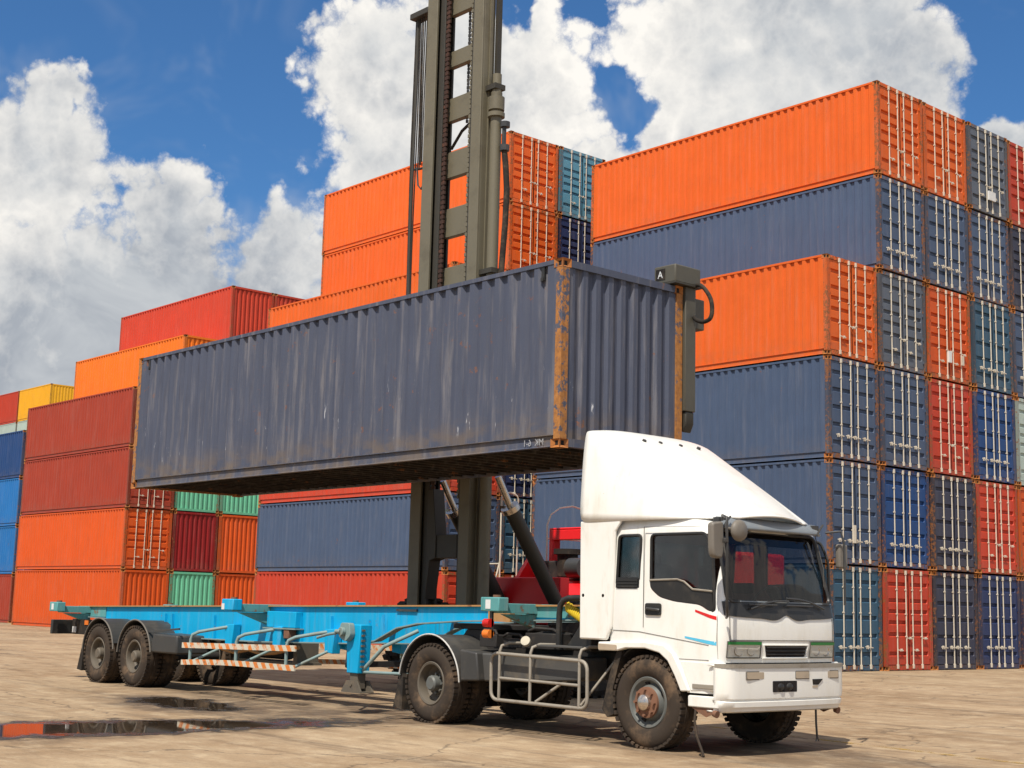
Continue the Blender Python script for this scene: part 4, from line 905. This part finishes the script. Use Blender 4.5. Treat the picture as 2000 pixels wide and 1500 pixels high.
# fifth wheel, air lines and headboard hoop
q = MB(); q.prism(roundpoly([(-15.15, YC-.25), (-14.7, YC-.46), (-13.95, YC-.46), (-13.85, YC-.2), (-13.85, YC+.2), (-13.95, YC+.46), (-14.7, YC+.46), (-15.15, YC+.25)], .1), 2, 1.19, 1.26); q.prism([(-14.8, 1.0), (-13.95, 1.0), (-14.1, 1.19), (-14.6, 1.19)], 1, YC-.44, YC+.44); q.build('fifth_wheel', 'chassis', truck, bevel=.01)
for (x, y, a, b, c_, d) in ((-13.75, 12.0, .16, .26, .99, 1.14), (-13.35, 12.05, .20, .2, .99, 1.10), (-12.9, 12.15, .3, .3, .99, 1.18), (-13.3, 12.75, .5, .5, .99, 1.12)):
    q = MB(); q.box(x-a, x+a, y-b/2, y+b/2, c_, d); q.tube([(x-a, y-.1, d+.02), (x-a*.4, y-.14, d+.06), (x+a*.3, y-.05, d+.05), (x+a, y-.12, d)], .02, 6); q.build('deck_fitting', 'chassis', truck, bevel=.015)
q = MB(); q.cyl((-13.02, 11.86, 1.07), (-13.0, 11.82, 1.09), .06, .06, 16); q.build('pressure_gauge', 'cream', truck)
q = MB(); q.tube([(-12.60, 12.0, 1.0), (-12.60, 12.0, 1.42), (-12.585, 12.0, 1.52), (-12.53, 12.0, 1.585), (-12.44, 12.0, 1.61), (-12.3, 12.0, 1.615), (-11.95, 12.0, 1.615), (-11.9, 12.0, 1.55), (-11.9, 12.0, 1.0)], .036, 10); q.build('headboard_hoop', 'black', truck, smooth=60); q = MB(); q.tube([(-12.60, 13.3, 1.0), (-12.60, 13.3, 1.45), (-12.53, 13.3, 1.59), (-12.3, 13.3, 1.615), (-11.9, 13.3, 1.6)], .036, 10); q.build('headboard_hoop', 'black', truck, smooth=60)
q = MB(); q.tube([(-12.55 + .42*t + .0, 12.1 + .06*math.cos(t*90), 1.50 - .20*t + .06*math.sin(t*90)) for t in frange(0, 1, 120)], .012, 5); q.build('coiled_air_line', 'yellow', truck, smooth=60)
q = MB(); q.prism([(-12.35, 1.0), (-11.9, 1.0), (-11.9, 1.42), (-12.0, 1.40)], 1, 11.85, 12.5); q.build('cab_mount_cover', 'black', truck, bevel=.01)

# ------------------------------------------------------------------ skeletal trailer
trailer = thing('semi_trailer', 'turquoise blue skeletal container trailer with twin rear axles, no load on it', 'trailer', (-19.5, YC, 0))
TOP = lambda x: lerp(1.325, 1.535, (x + 25.9)/13.6)
BOT = [(-25.9, 1.14), (-24.9, 1.12), (-23.6, .97), (-22.6, .86), (-19.6, .87), (-16.95, .93), (-16.45, .985), (-15.95, 1.175), (-15.5, 1.245), (-14.6, 1.30), (-12.3, 1.365)]
for y, s in ((12.15, 1), (13.21, -1)):
    xs = [b[0] for b in BOT]
    up_ = [(x, TOP(x)-.02) for x in (-25.9, -12.3)]; poly = BOT + up_[::-1]
    q = MB(); q.prism(poly, 1, y, y + s*.014); q.prism([(-14.0, TOP(-14)-.02), (-14.0, 1.32), (-12.3, 1.365), (-12.3, TOP(-12.3)-.02)], 1, y - s*.003, y - s*.012, 0) if False else None
    bm_ = q.build('main_beam', 'trailer_blue', trailer)
    q = MB(); q.prism([(-25.95, TOP(-25.95)-.02), (-12.28, TOP(-12.28)-.02), (-12.28, TOP(-12.28)), (-25.95, TOP(-25.95))], 1, y - s*.05, y + s*.07); q.build('top_flange', 'rail_rust', bm_, root=trailer)
    for (a, b) in zip(BOT, BOT[1:]):
        q = MB() if a == BOT[0] else q
        q.prism([(a[0], a[1]-.018), (b[0], b[1]-.018), (b[0], b[1]), (a[0], a[1])], 1, y - s*.06, y + s*.07)
    q.build('bottom_flange', 'tube_teal', bm_, root=trailer)
    # web stiffeners and pressed gussets
    for x in (-22.55, -22.3, -20.9, -18.35, -17.55, -17.05, -16.62, -16.30):
        zb = interp(BOT, x); zt = zb + (.30 if x > -17.2 else .38); q = MB()
        q.prism([(x-.10 if x > -17.2 else x-.03, zb), (x + .05 if x > -17.2 else x+.03, zb), (x, zt)], 1, y - s*.002, y - s*.045); q.build('web_stiffener', 'trailer_blue', bm_, root=trailer)
    q = MB(); q.box(-16.0, -15.55, *sorted((y - s*.03, y - s*.002)), 1.395, 1.425); q.build('side_marker_lamp', 'rod', trailer)
    # worn plate near the nose and the tail
    q = MB(); q.box(-13.55, -12.30, *sorted((y - s*.016, y - s*.004)), 1.37, 1.515); q.build('nose_plate', 'trailer_worn', trailer)
    q = MB(); q.box(-25.85, -24.85, *sorted((y - s*.016, y - s*.004)), 1.135, 1.315); q.build('tail_plate', 'trailer_worn', trailer)
q = MB(); q.prism([(-13.98, 1.515), (-13.56, 1.515), (-13.56, 1.30), (-13.98, 1.30)], 1, 12.06, 12.14); q.build('nose_gusset', 'rail_rust', trailer)
for x in (-25.2, -23.9, -22.2, -20.6, -19.0, -17.4, -16.0, -14.6, -13.4, -12.5):
    zt = TOP(x)-.06; q = MB(); q.box(x-.05, x+.05, 12.164, 13.196, zt-.14, zt); q.build('cross_member', 'trailer_worn', trailer)
def bolster(x, zc, nm='bolster', mat='trailer_blue', w=.09):
    q = MB(); q.box(x-w, x+w, YC-1.12, YC+1.12, zc-.15, zc-.03)
    for s in (-1, 1): q.prism([(YC + s*.53, zc-.16), (YC + s*1.05, zc-.16), (YC + s*.53, zc-.34)], 0, x-.05, x+.05)
    b = q.build(nm, 'trailer_worn', trailer, bevel=.006)
    for s in (-1, 1):
        q = MB(); q.box(x-.19, x+.15, *sorted((YC + s*1.08, YC + s*1.24)), zc-.13, zc+.04); tb = q.build('twistlock_box', mat, b, bevel=.012, root=trailer)
        q = MB(); q.cyl((x, YC + s*1.14, zc+.04), (x, YC + s*1.14, zc+.07), .05, .05, 12); q.prism(roundpoly([(x-.07, YC+s*1.14-.03), (x+.07, YC+s*1.14-.03), (x+.05, YC+s*1.14+.03), (x-.05, YC+s*1.14+.03)], .02), 2, zc+.07, zc+.11) if False else None; q.build('twistlock', 'hub_rust', tb, root=trailer)
        q = MB(); q.box(x-.09, x-.0, *sorted((YC + s*1.241, YC + s*1.246)), zc-.10, zc+.01) if nm != 'bolster' else q.box(x-.18, x-.10, *sorted((YC + s*1.241, YC + s*1.246)), zc-.12, zc-.03); q.build('reflector_plate', 'white_mark', tb, root=trailer)
bolster(-25.55, 1.345, 'rear_bolster', 'trailer_worn'); bolster(-19.35, 1.47); bolster(-13.22, 1.56, 'front_bolster', 'trailer_worn')
# mid bracket between the bolster and the beam
q = MB(); q.box(-19.15, -18.35, 12.02, 12.145, 1.10, 1.34); q.build('side_locker', 'trailer_blue', trailer, bevel=.008)
q = MB(); q.box(-19.2, -18.3, 11.98, 12.14, 1.075, 1.095); q.build('locker_shelf', 'tube_teal', trailer)
q = MB(); q.box(-18.62, -18.48, 11.99, 12.13, .94, 1.07); q.build('valve_block', 'hub_rust', trailer, bevel=.01)
# lamps on the front bolster
for z, mt in ((1.29, 'red_lens'), (1.16, 'orange_lens')):
    q = MB(); q.cyl((-13.36, YC-1.20, z), (-13.25, YC-1.20, z), .052, .052, 14); q.build('marker_lamp', mt, trailer, smooth=50)
q = MB(); q.box(-13.29, -13.25, YC-1.19, YC-1.16, 1.08, 1.44); q.build('lamp_bracket', 'rod', trailer)
# rear lamp rack
q = MB(); q.box(-25.95, -25.85, YC-1.10, YC+1.10, .80, 1.06); rk = q.build('lamp_rack', 'black', trailer, bevel=.01)
q = MB(); q.box(-25.84, -25.20, YC-.72, YC-.66, .80, 1.08); q.build('lamp_board', 'rubber', trailer)
for dx, mt in ((-25.80, 'white_mark'), (-25.30, 'orange_lens')):
    q = MB(); q.box(dx, dx+.14, YC-.735, YC-.7205, .98 if mt == 'orange_lens' else .83, 1.06 if mt == 'orange_lens' else .94); q.build('tail_marker', mt, trailer)
for y in (YC-.9, YC+.9):
    q = MB(); q.box(-25.97, -25.951, y-.15, y+.15, .86, .98); q.build('tail_lamp', 'red_lens', trailer)
# axles, springs, wheels, mudguards
for x in (-22.72, -24.08):
    q = MB(); q.cyl((x, YN+.3, .51), (x, YF-.3, .51), .075, n=14); q.build('axle', 'chassis', trailer, smooth=50)
    for y, s in ((YN-.0, -1), (YF+.0, 1)):
        wheel(trailer, x, y, .51, .27, s, 'trailer'); wheel(trailer, x, y - s*.31, .51, .27, s, 'trailer')
    for s in (1, -1):
        Y = lambda d: YC - s*(HW+d)
        f = arc_fender(trailer, 'mudguard', x+.03, .52, .60, *sorted((Y(.01), Y(-.60))), 176, 18, edge=False)
        q = MB(); q.tube([(x+.03 + .605*math.cos(math.radians(a)), Y(.01), .52 + .605*math.sin(math.radians(a))) for a in frange(176, 8, 24)], .013, 6); q.build('fender_edge', 'mirror_back', f, smooth=60, root=trailer)
        q = MB(); q.box(x-.02, x+.02, *sorted((Y(-.62), Y(-.80))), .9, 1.12); q.build('mudguard_stay', 'black', f, root=trailer)
for s in (1, -1):
    Y = lambda d: YC - s*(HW+d)
    q = MB(); q.prism([(-22.14, .60), (-21.22, .60), (-21.25, .90), (-22.05, .92)], 1, *sorted((Y(.0), Y(-.6)))); q.build('mudguard_skirt', 'fender', trailer, bevel=.03)
    q = MB(); q.prism([(-24.66, .70), (-24.72, .66), (-24.88, .20), (-24.70, .18), (-24.66, .55)], 1, *sorted((Y(-.02), Y(-.58)))); q.build('mud_flap', 'rubber', trailer)
    q = MB(); q.prism([(-24.85, .85), (-23.4, .72), (-22.0, .85), (-22.0, .78), (-23.4, .64), (-24.85, .78)], 1, *sorted((YC - s*.62, YC - s*.53))); q.build('leaf_spring', 'chassis', trailer)
    q = MB(); q.obox((-21.75, Y(-.02), .97), (1, 0, .07), 1.1, .03, .03); q.build('mudguard_bar', 'rod', trailer)
    # side guard: striped boards on bent tubes
    yg = Y(.06); 
    for (z0, z1, h, nm) in ((.76, .825, .085, 'guard_board'), (.49, .56, .08, 'guard_board')):
        n = 12; up1 = []; lo1 = []
        for i in range(n+1):
            t = i/n; x = lerp(-20.95, -17.66, t); z = lerp(z0, z1, t) + (.02*math.sin(PI*t*1.3) if z0 < .6 else 0)
            up1.append((x, z + h/2)); lo1.append((x, z - h/2))
        q = MB(); q.prism(lo1 + up1[::-1], 1, *sorted((yg, yg + s*.025))); q.build(nm, 'stripes', trailer)
    for x in (-20.75, -19.35, -17.95):
        q = MB(); q.tube([(x, yg + s*.045, .50), (x, yg + s*.045, .86), (x+.02, yg + s*.06, .93), (x+.10, yg + s*.13, .98), (x+.30, yg + s*.30, 1.03), (x+.55, yg + s*.52, 1.09)], .026, 8); pt = q.build('guard_tube', 'tube_teal', trailer, smooth=60)
        q = MB(); q.tube([(x+.10, yg + s*.045, .52), (x+.5, yg + s*.45, .80)], .022, 8); q.build('tube_brace', 'tube_teal', pt, smooth=60, root=trailer)
        q = MB(); q.prism([(x+.42, .78), (x+.62, .76), (x+.66, 1.12), (x+.40, 1.10)], 1, *sorted((yg + s*.42, yg + s*.56))); q.build('guard_bracket', 'trailer_blue', trailer, bevel=.01)
    # landing leg
    yl = YC - s*.93
    q = MB(); q.prism([(-16.46, .54), (-16.20, .54), (-16.17, 1.20), (-16.50, 1.20)], 1, *sorted((yl - s*.10, yl + s*.10))); lg = q.build('landing_leg', 'trailer_blue', trailer, bevel=.012)
    q = MB(); q.box(-16.42, -16.24, *sorted((yl - s*.07, yl + s*.07)), .33, .56); q.build('inner_leg', 'rim', lg, bevel=.008, root=trailer)
    q = MB(); q.prism([(-16.55, .295), (-16.10, .295), (-16.20, .44), (-16.44, .44)], 1, *sorted((yl - s*.115, yl - s*.085))); q.prism([(-16.55, .295), (-16.10, .295), (-16.20, .44), (-16.44, .44)], 1, *sorted((yl + s*.085, yl + s*.115))); q.box(-16.55, -16.10, yl-.115, yl+.115, .28, .295); q.cyl((-16.32, yl-.13, .39), (-16.32, yl+.13, .39), .025, n=10); q.build('leg_foot', 'rim', lg, root=trailer)
    q = MB(); q.prism(roundpoly([(-16.56, 1.03), (-16.40, .96), (-16.28, 1.05), (-16.32, 1.22), (-16.52, 1.22)], .04), 1, *sorted((yl - s*.10, yl - s*.19))); q.cyl((-16.44, yl - s*.19, 1.10), (-16.44, yl - s*.25, 1.10), .06, n=14); q.cyl((-16.44, yl - s*.25, 1.10), (-16.52, yl - s*.27, 1.10), .03, n=10); gb_ = q.build('gear_box', 'tube_teal', lg, bevel=.006, root=trailer)
    q = MB(); q.tube([(-16.50, yl - s*.26, 1.08), (-16.72, yl - s*.27, 1.05), (-17.0, yl - s*.24, 1.0)], .02, 8); q.build('crank_handle', 'tube_teal', lg, smooth=60, root=trailer)
    for k in range(8):
        q = MB(); q.box(-16.185, -16.160, yl - s*.05-.025, yl - s*.05+.025, .62 + k*.07, .645 + k*.07); q.build('leg_rung', 'rim', lg, root=trailer)
    q = MB(); q.tube([(-16.22, yl, .58), (-15.75, yl, .92), (-15.5, YC - s*.55, 1.14)], .028, 8); q.tube([(-16.2, yl, .56), (-15.2, yl, .58)], .022, 8); q.build('leg_brace', 'tube_teal', lg, smooth=60, root=trailer)
    q = MB(); q.tube([(-17.1, YC - s*.55, .93), (-16.6, yl, .62)], .025, 8); q.build('leg_stay', 'chassis', lg, smooth=60, root=trailer)
q = MB(); q.box(-16.36, -16.28, YC-.80, YC+.80, .62, .70); q.build('leg_shaft', 'chassis', trailer)
# air tanks and pipework between the beams
q = MB(); q.cyl((-20.6, 12.68, .72), (-19.5, 12.68, .72), .14, n=16); q.build('air_tank', 'chassis', trailer, smooth=50)
q = MB(); q.box(-20.9, -18.9, 12.5, 12.9, .52, .56); q.box(-20.8, -20.7, 12.5, 12.9, .56, .9); q.box(-19.1, -19.0, 12.5, 12.9, .56, .9); q.build('spare_carrier', 'rim', trailer)
q = MB(); q.tube([(-20.9, 12.3, .70), (-20.5, 12.28, .66), (-20.1, 12.3, .72), (-19.7, 12.28, .67), (-19.3, 12.3, .70), (-18.8, 12.4, .8)], .03, 6); q.build('air_pipe', 'rail_rust', trailer, smooth=60)

# ------------------------------------------------------------------ container forklift
fork = thing('container_forklift', 'red container forklift with tall olive mast, holding the slate blue container', 'forklift', (-20.05, 19.5, 0))
ZT = 14.6
def rail(x0, x1, y0, y1, z0, z1, name, mat, web=None):
    q = MB(); f = .045
    # channel opening inwards: two flanges and a web
    q.box(x0, x1, y0, y0+f, z0, z1); q.box(x0, x1, y1-f, y1, z0, z1)
    wx = (x0, x0+.05) if web == 'l' else (x1-.05, x1)
    q.box(wx[0], wx[1], y0+f, y1-f, z0, z1)
    return q.build(name, mat, fork, bevel=.006)
rail(-21.08, -20.77, 16.20, 16.48, .55, ZT, 'mast_rail', 'mast', 'l')
rail(-20.75, -20.60, 16.27, 16.52, .75, ZT+1, 'inner_mast_rail', 'mast_dark', 'l')
rail(-19.65, -19.38, 16.20, 16.50, .55, ZT, 'mast_rail', 'mast', 'r')
rail(-19.76, -19.67, 16.27, 16.52, .75, ZT+1, 'inner_mast_rail', 'mast_dark', 'r')
q = MB(); q.box(-19.375, -19.30, 16.50, 16.60, .6, ZT); q.build('guide_rail', 'mast_dark', fork)
q = MB(); q.box(-19.375, -19.345, 16.36, 16.42, .6, ZT); q.build('guide_rail', 'mast', fork)
for z, h in ((.95, .3), (5.3, .4), (7.45, .65), (8.64, .56), (9.78, .51), (10.88, .46), (11.90, .32), (13.2, .8)):
    q = MB(); q.prism(roundpoly([(-20.60, z-h/2), (-19.76, z-h/2), (-19.76, z+h/2), (-20.60, z+h/2)], .03), 1, 16.38, 16.50); q.build('mast_crossbar', 'mast', fork, bevel=.01)
for x in (-20.53, -19.80):     # leaf chains: linked plates
    q = MB(); z = 3.4; k = 0; w_ = .05 if x < -20 else .02
    while z < ZT:
        q.box(x-w_ - .010*(k % 2), x+w_ + .010*(k % 2), 16.28, 16.31, z, z+.066); z += .095; k += 1
    q.box(x-w_*.5, x+w_*.5, 16.287, 16.303, 3.4, ZT); c_ = q.build('lift_chain', 'chain' if x < -20 else 'mast', fork); c_['kind'] = 'stuff'
q = MB(); z = 10.6; k = 0
while z < ZT: q.box(-20.22 - .006*(k % 2), -20.18 + .006*(k % 2), 16.54, 16.57, z, z+.06); z += .075; k += 1
q.box(-20.21, -20.19, 16.548, 16.562, 10.6, ZT); c_ = q.build('lift_chain', 'rod', fork); c_['kind'] = 'stuff'
q = MB(); q.tube([(-20.58, 16.5, 10.15), (-20.3, 16.52, 10.45), (-19.9, 16.52, 10.62), (-19.76, 16.5, 10.68)], .03, 6); q.build('mast_hose', 'rubber', fork, smooth=60)
# lift cylinder on the outer side
q = MB(); q.cyl((-19.19, 16.42, .8), (-19.19, 16.42, 10.9), .105, n=20); lc = q.build('lift_cylinder', 'mast', fork, smooth=50)
q = MB(); q.cyl((-19.19, 16.42, 10.55), (-19.19, 16.42, 10.8), .15, n=20); q.cyl((-19.19, 16.42, 10.88), (-19.19, 16.42, 11.25), .085, n=16); q.cyl((-19.19, 16.42, 10.42), (-19.19, 16.42, 10.5), .16, n=20); q.build('cylinder_head', 'mast', lc, smooth=40, root=fork)
q = MB(); q.box(-19.38, -19.1, 16.30, 16.55, 10.95, 11.05); q.build('cylinder_clamp', 'mast_dark', lc, root=fork)
for z in (7.45, 4.5):
    q = MB(); q.box(-19.38, -19.03, 16.27, 16.58, z, z+.09); q.build('cylinder_band', 'mast_dark', lc, root=fork)
q = MB(); q.cyl((-19.00, 16.48, 10.2), (-19.00, 16.48, 10.3), .09, n=14); q.cyl((-19.00, 16.48, 9.75), (-19.00, 16.48, 9.86), .09, n=14); q.tube([(-19.01, 16.47, 10.2), (-19.01, 16.47, 9.85)], .04, 8); q.build('hose_coupling', 'rod', lc, root=fork)
q = MB(); q.tube([(-19.00, 16.48, 9.75), (-18.97, 16.50, 9.4), (-18.93, 16.5, 9.0), (-18.95, 16.50, 8.4), (-18.99, 16.48, 7.6), (-19.03, 16.47, 6.9), (-19.05, 16.47, 5.0)], .055, 8); q.build('lift_hose', 'rubber', lc, smooth=60, root=fork)
# hose bundle on the other side
q = MB(); q.box(-21.66, -21.09, 16.20, 16.46, 13.0, 13.12); hb = q.build('hose_pulley_arm', 'mast_dark', fork, bevel=.01)
for i, (dx, r_, lo) in enumerate(((-21.60, .016, 4.2), (-21.54, .034, 4.2), (-21.46, .014, 4.4), (-21.40, .013, 9.9), (-21.35, .013, 9.9), (-21.30, .013, 9.95), (-21.25, .012, 10.0))):
    q = MB(); q.tube([(dx + .02*math.sin(z*.9+i), 16.32 + .02*math.cos(z+i), z) for z in frange(lo, 13.05, 14)], r_, 6); q.build('hose', 'rubber' if i != 1 else 'mast_dark', fork, smooth=60)
q = MB(); q.tube([(-21.48, 16.32, 9.9), (-21.28, 16.33, 9.88), (-21.09, 16.34, 9.9)], .025, 6); q.tube([(-21.38, 16.3, 9.92), (-21.33, 16.3, 9.55), (-21.23, 16.3, 9.45), (-21.09, 16.3, 9.6)], .018, 6); q.build('hose_guide', 'rod', fork, smooth=60)
for z, dx in ((6.75, -.45), (6.25, -.85)):
    q = MB(); q.tube([(-21.09, 16.3, z), (-21.48, 16.3, z+.03), (-21.20+dx, 16.3, z-.02), (-21.23+dx, 16.3, z-.10)], .022, 6); q.build('hose_hook', 'rod', fork, smooth=60)
# lower frame: foot plates and knee brace
q = MB(); q.prism([(-20.60, 1.6), (-20.50, 2.3), (-20.34, 2.34), (-20.34, 2.76), (-20.46, 3.6), (-20.60, 3.6)], 1, 16.24, 16.50); q.build('knee_plate', 'mast_dark', fork, bevel=.01)
q = MB(); q.box(-20.335, -19.76, 16.26, 16.5, 2.34, 2.76); q.build('knee_bar', 'mast_dark', fork, bevel=.01)
# carriage and spreader beam behind the lifted container
q = MB(); q.box(-20.95, -19.4, 15.98, 16.19, 3.80, 6.15); q.build('carriage', 'mast_dark', fork, bevel=.02)
q = MB(); q.box(-22.8, -16.9, 15.60, 15.97, 5.55, 6.15); q.build('spreader_beam', 'spreader', fork, bevel=.02)
for s, x in ((1, HX), (-1, HX-CL)):
    q = MB(); q.box(*sorted((x - s*3.3, x - s*.02)), 15.62, 15.92, 5.62, 6.08); q.build('spreader_arm', 'spreader', fork, bevel=.015)
    q = MB(); q.box(*sorted((x - s*.20, x + s*.04)), 15.435, 15.66, 4.36, 6.205); q.build('spreader_column', 'spreader', fork, bevel=.012)
    q = MB(); q.box(*sorted((x - s*.34, x + s*.08)), 15.16, 15.72, 6.228, 6.50); bx = q.build('twistlock_housing', 'spreader', fork, bevel=.02)
    q = MB(); q.box(*sorted((x - s*.36, x + s*.10)), 15.14, 15.74, 6.205, 6.232); q.build('housing_plate', 'mast_dark', bx, bevel=.005, root=fork)
    q = MB(); q.prism([(x - s*.12, 4.36), (x + s*.03, 4.36), (x + s*.03, 4.18), (x - s*.03, 4.05), (x - s*.10, 4.10)], 1, 15.46, 15.64); q.build('guide_shoe', 'mast_dark', fork, bevel=.02)
    q = MB(); q.tube([Vector((x + s*px_, 15.60, pz_)) for px_, pz_ in roundpoly([(.06, 6.26), (.22, 6.22), (.40, 5.98), (.40, 5.70), (.22, 5.66), (.02, 5.76)], .2, 5)[3:-3]], .032, 8); q.build('loop_hose', 'rubber', fork, smooth=60)
    q = MB(); q.cyl((x - s*.09, HY+CW-.081, 6.18), (x - s*.09, HY+CW-.081, 6.21), .05, n=12); q.build('twistlock', 'chrome', fork)
q = MB(); q.box(HX-.30, HX-.12, 15.152, 15.159, 6.29, 6.45); q.build('arrow_plate', 'hollow', fork)
me = textmesh('A', 0.15, 'white_mark'); me.transform(Matrix(((1, 0, 0, 0), (0, 0, 1, 0), (0, 1, 0, 0), (0, 0, 0, 1))) @ Matrix.Scale(1, 4))
o = bpy.data.objects.new('plate_mark', me); COL.objects.link(o); o.parent = fork; o.location = Vector((HX-.26, 15.150, 6.315)) - Vector(fork.location)
# tilt cylinders
for x in (-19.02, -20.58):
    q = MB(); q.cyl((x, 18.1, 1.5), (x, 16.88, 3.22), .135, n=20); tc_ = q.build('tilt_cylinder', 'mast_dark', fork, smooth=50)
    q = MB(); q.cyl((x, 16.9, 3.2), (x, 16.55, 3.78), .062, n=14); q.build('tilt_rod', 'chrome', tc_, smooth=50, root=fork)
    q = MB(); q.cyl((x, 16.90, 3.19), (x, 16.84, 3.27), .17, n=20); q.box(x-.2, x-.1, 16.8, 16.98, 3.16, 3.28); q.tube([(x-.14, 16.95, 3.2), (x-.16, 17.2, 2.85), (x-.14, 17.4, 2.5)], .025, 6); q.build('gland_nut', 'chrome', tc_, smooth=40, root=fork)
# body
B = fork
q = MB(); q.prism([(18.35, .75), (24.2, .75), (24.2, 2.0), (18.75, 2.02), (18.35, 1.55)], 0, -21.35, -18.75); q.build('chassis_body', 'red_machine', B, bevel=.03)
q = MB(); q.prism([(-21.15, 1.2), (-19.0, 1.2), (-19.0, 2.06), (-20.95, 2.06), (-21.15, 1.55)], 1, 18.1, 18.34); q.build('front_plate', 'red_machine', B, bevel=.02)
q = MB(); q.box(-21.2, -18.9, 21.6, 24.6, 2.0, 2.75); q.build('counterweight', 'red_machine', B, bevel=.08)
q = MB(); q.box(-20.6, -18.8, 19.3, 19.5, 2.82, 3.02); q.box(-20.6, -20.48, 19.3, 19.5, 2.02, 2.82); q.box(-18.95, -18.8, 19.3, 19.5, 2.02, 2.82); q.box(-20.6, -18.8, 19.3, 20.6, 3.02, 3.06); q.build('hood_frame', 'red_machine', B, bevel=.015)
q = MB(); q.prism([(18.7, 2.02), (19.28, 2.02), (19.28, 2.62), (19.15, 2.62)], 0, -20.95, -20.85); q.build('hood_brace', 'red_machine', B)
q = MB(); q.cyl((-19.75, 19.0, 2.52), (-19.75, 19.0, 2.62), .27, n=20); q.cyl((-19.75, 19.0, 2.1), (-19.75, 19.0, 2.52), .20, n=20); q.build('air_filter', 'rubber', B, smooth=40)
q = MB(); q.cyl((-19.4, 18.75, 2.25), (-19.05, 18.75, 2.25), .19, n=20); q.build('engine_pulley', 'rod', B, smooth=40)
q = MB(); q.box(-20.4, -19.1, 18.9, 20.4, 2.03, 2.4); q.build('engine_block', 'chassis', B, bevel=.03)
q = MB(); q.box(-19.95, -19.35, 19.6, 19.95, 3.07, 3.42); q.build('tool_box', 'cream', B, bevel=.02)
q = MB(); q.tube([(-19.97, 19.65, 3.15), (-20.0, 19.65, 3.2), (-20.0, 19.65, 3.32), (-19.97, 19.65, 3.36)], .02, 6); q.build('box_handle', 'rod', B)
# operator cab behind
q = MB(); q.box(-20.1, -18.8, 20.65, 21.58, 2.01, 2.08); cabf = q.build('cab_floor', 'red_machine', B)
for (x, y) in ((-20.05, 20.7), (-18.85, 20.7), (-20.05, 21.53), (-18.85, 21.53)):
    q = MB(); q.box(x-.05, x+.05, y-.05, y+.05, 2.08, 3.5); q.build('cab_pillar', 'mast_dark', cabf, root=B)
q = MB(); q.box(-20.15, -18.75, 20.6, 21.62, 3.5, 3.58); q.build('cab_roof', 'mast_dark', cabf, bevel=.03, root=B)
q = MB(); q.box(-20.0, -18.9, 20.7, 20.71, 2.08, 3.5); q.build('cab_window', 'glass', cabf, root=B)
# handrails
def hoop(x0, y0, x1, y1, z0, z1, r=.018):
    n = 6; a = Vector((x0, y0, 0)); b = Vector((x1, y1, 0)); d = (b-a).length*.5
    pts = [(x0, y0, z0), (x0, y0, z1-d*.6)]
    for i in range(n+1):
        t = PI*i/n; c = (a+b)/2 + (a-b)/2*math.cos(t); pts.append((c.x, c.y, z1-d*.6 + d*.6*math.sin(t)))
    pts += [(x1, y1, z0)]
    q = MB(); q.tube(pts, r, 6); return q
for args in ((-21.25, 18.6, -21.2, 19.0, 2.0, 3.75), (-21.3, 19.9, -21.3, 21.3, 2.0, 3.6)):
    hoop(*args).build('handrail', 'bar', B, smooth=60)
q = MB(); q.tube([(-21.3, 19.9, 2.9), (-21.3, 21.3, 2.9)], .016, 6); q.build('handrail_bar', 'bar', B)
q = MB(); q.tube([(-21.3, 18.3, 1.2), (-21.3, 18.7, 2.6)], .016, 6); q.tube([(-21.75, 18.3, 1.2), (-21.75, 18.7, 2.6)], .016, 6)
for k in range(5): q.tube([(-21.3, 18.3 + .4*k/5, 1.3 + k*.26), (-21.75, 18.3 + .4*k/5, 1.3 + k*.26)], .014, 6)
q.build('ladder', 'bar', B)
# wheels
for x, s in ((-22.45, -1), (-18.0, 1)):
    root = None
def fwheel(x, y, R, w):
    rt_ = bpy.data.objects.new('wheel', None); COL.objects.link(rt_); rt_.parent = fork; rt_.location = Vector((x, y, R)) - Vector(fork.location)
    q = MB(); q.lathe([(R*.5, -w/2+.04), (R*.85, -w/2), (R*.97, -w/2+.06), (R*.97, w/2-.06), (R*.85, w/2), (R*.5, w/2-.04)], (0, 0, 0), 40)
    for i in range(26):
        t = 2*PI*i/26; d = Vector((math.cos(t), 0, math.sin(t))); tg = Vector((-math.sin(t), 0, math.cos(t)))
        for sg in (-1, 1): q.obox(d*(R*.985) + Vector((0, sg*w*.26, 0)) + tg*sg*.05, tg, .10, w*.46, .06, upv=d)
    q.v = [(x + b, y + a, max(R + c, 0.0)) for a, b, c in q.v]; q.build('tyre', 'rubber', rt_, smooth=38, root=rt_)
    q = MB(); q.lathe([(R*.52, -w/2+.06), (R*.45, -w/2+.10), (R*.4, 0), (.001, .02)], (0, 0, 0), 24); q.v = [(x + b, y + a, R + c) for a, b, c in q.v]; q.build('rim', 'mast', rt_, smooth=38, root=rt_)
for x in (-22.35, -17.75):
    fwheel(x, 17.6, .82, .5); fwheel(x*.98-.4, 23.4, .75, .45)
q = MB(); q.cyl((-22.3, 17.6, .82), (-17.8, 17.6, .82), .16, n=16); q.build('drive_axle', 'mast_dark', fork, smooth=50)
q = MB(); q.box(-21.1, -19.0, 16.6, 18.4, .7, 1.1); q.build('front_chassis', 'mast_dark', fork, bevel=.03)
q = MB(); q.cyl((-22.0, 23.4, .75), (-17.6, 23.4, .75), .14, n=16); q.build('steer_axle', 'mast_dark', fork, smooth=50)
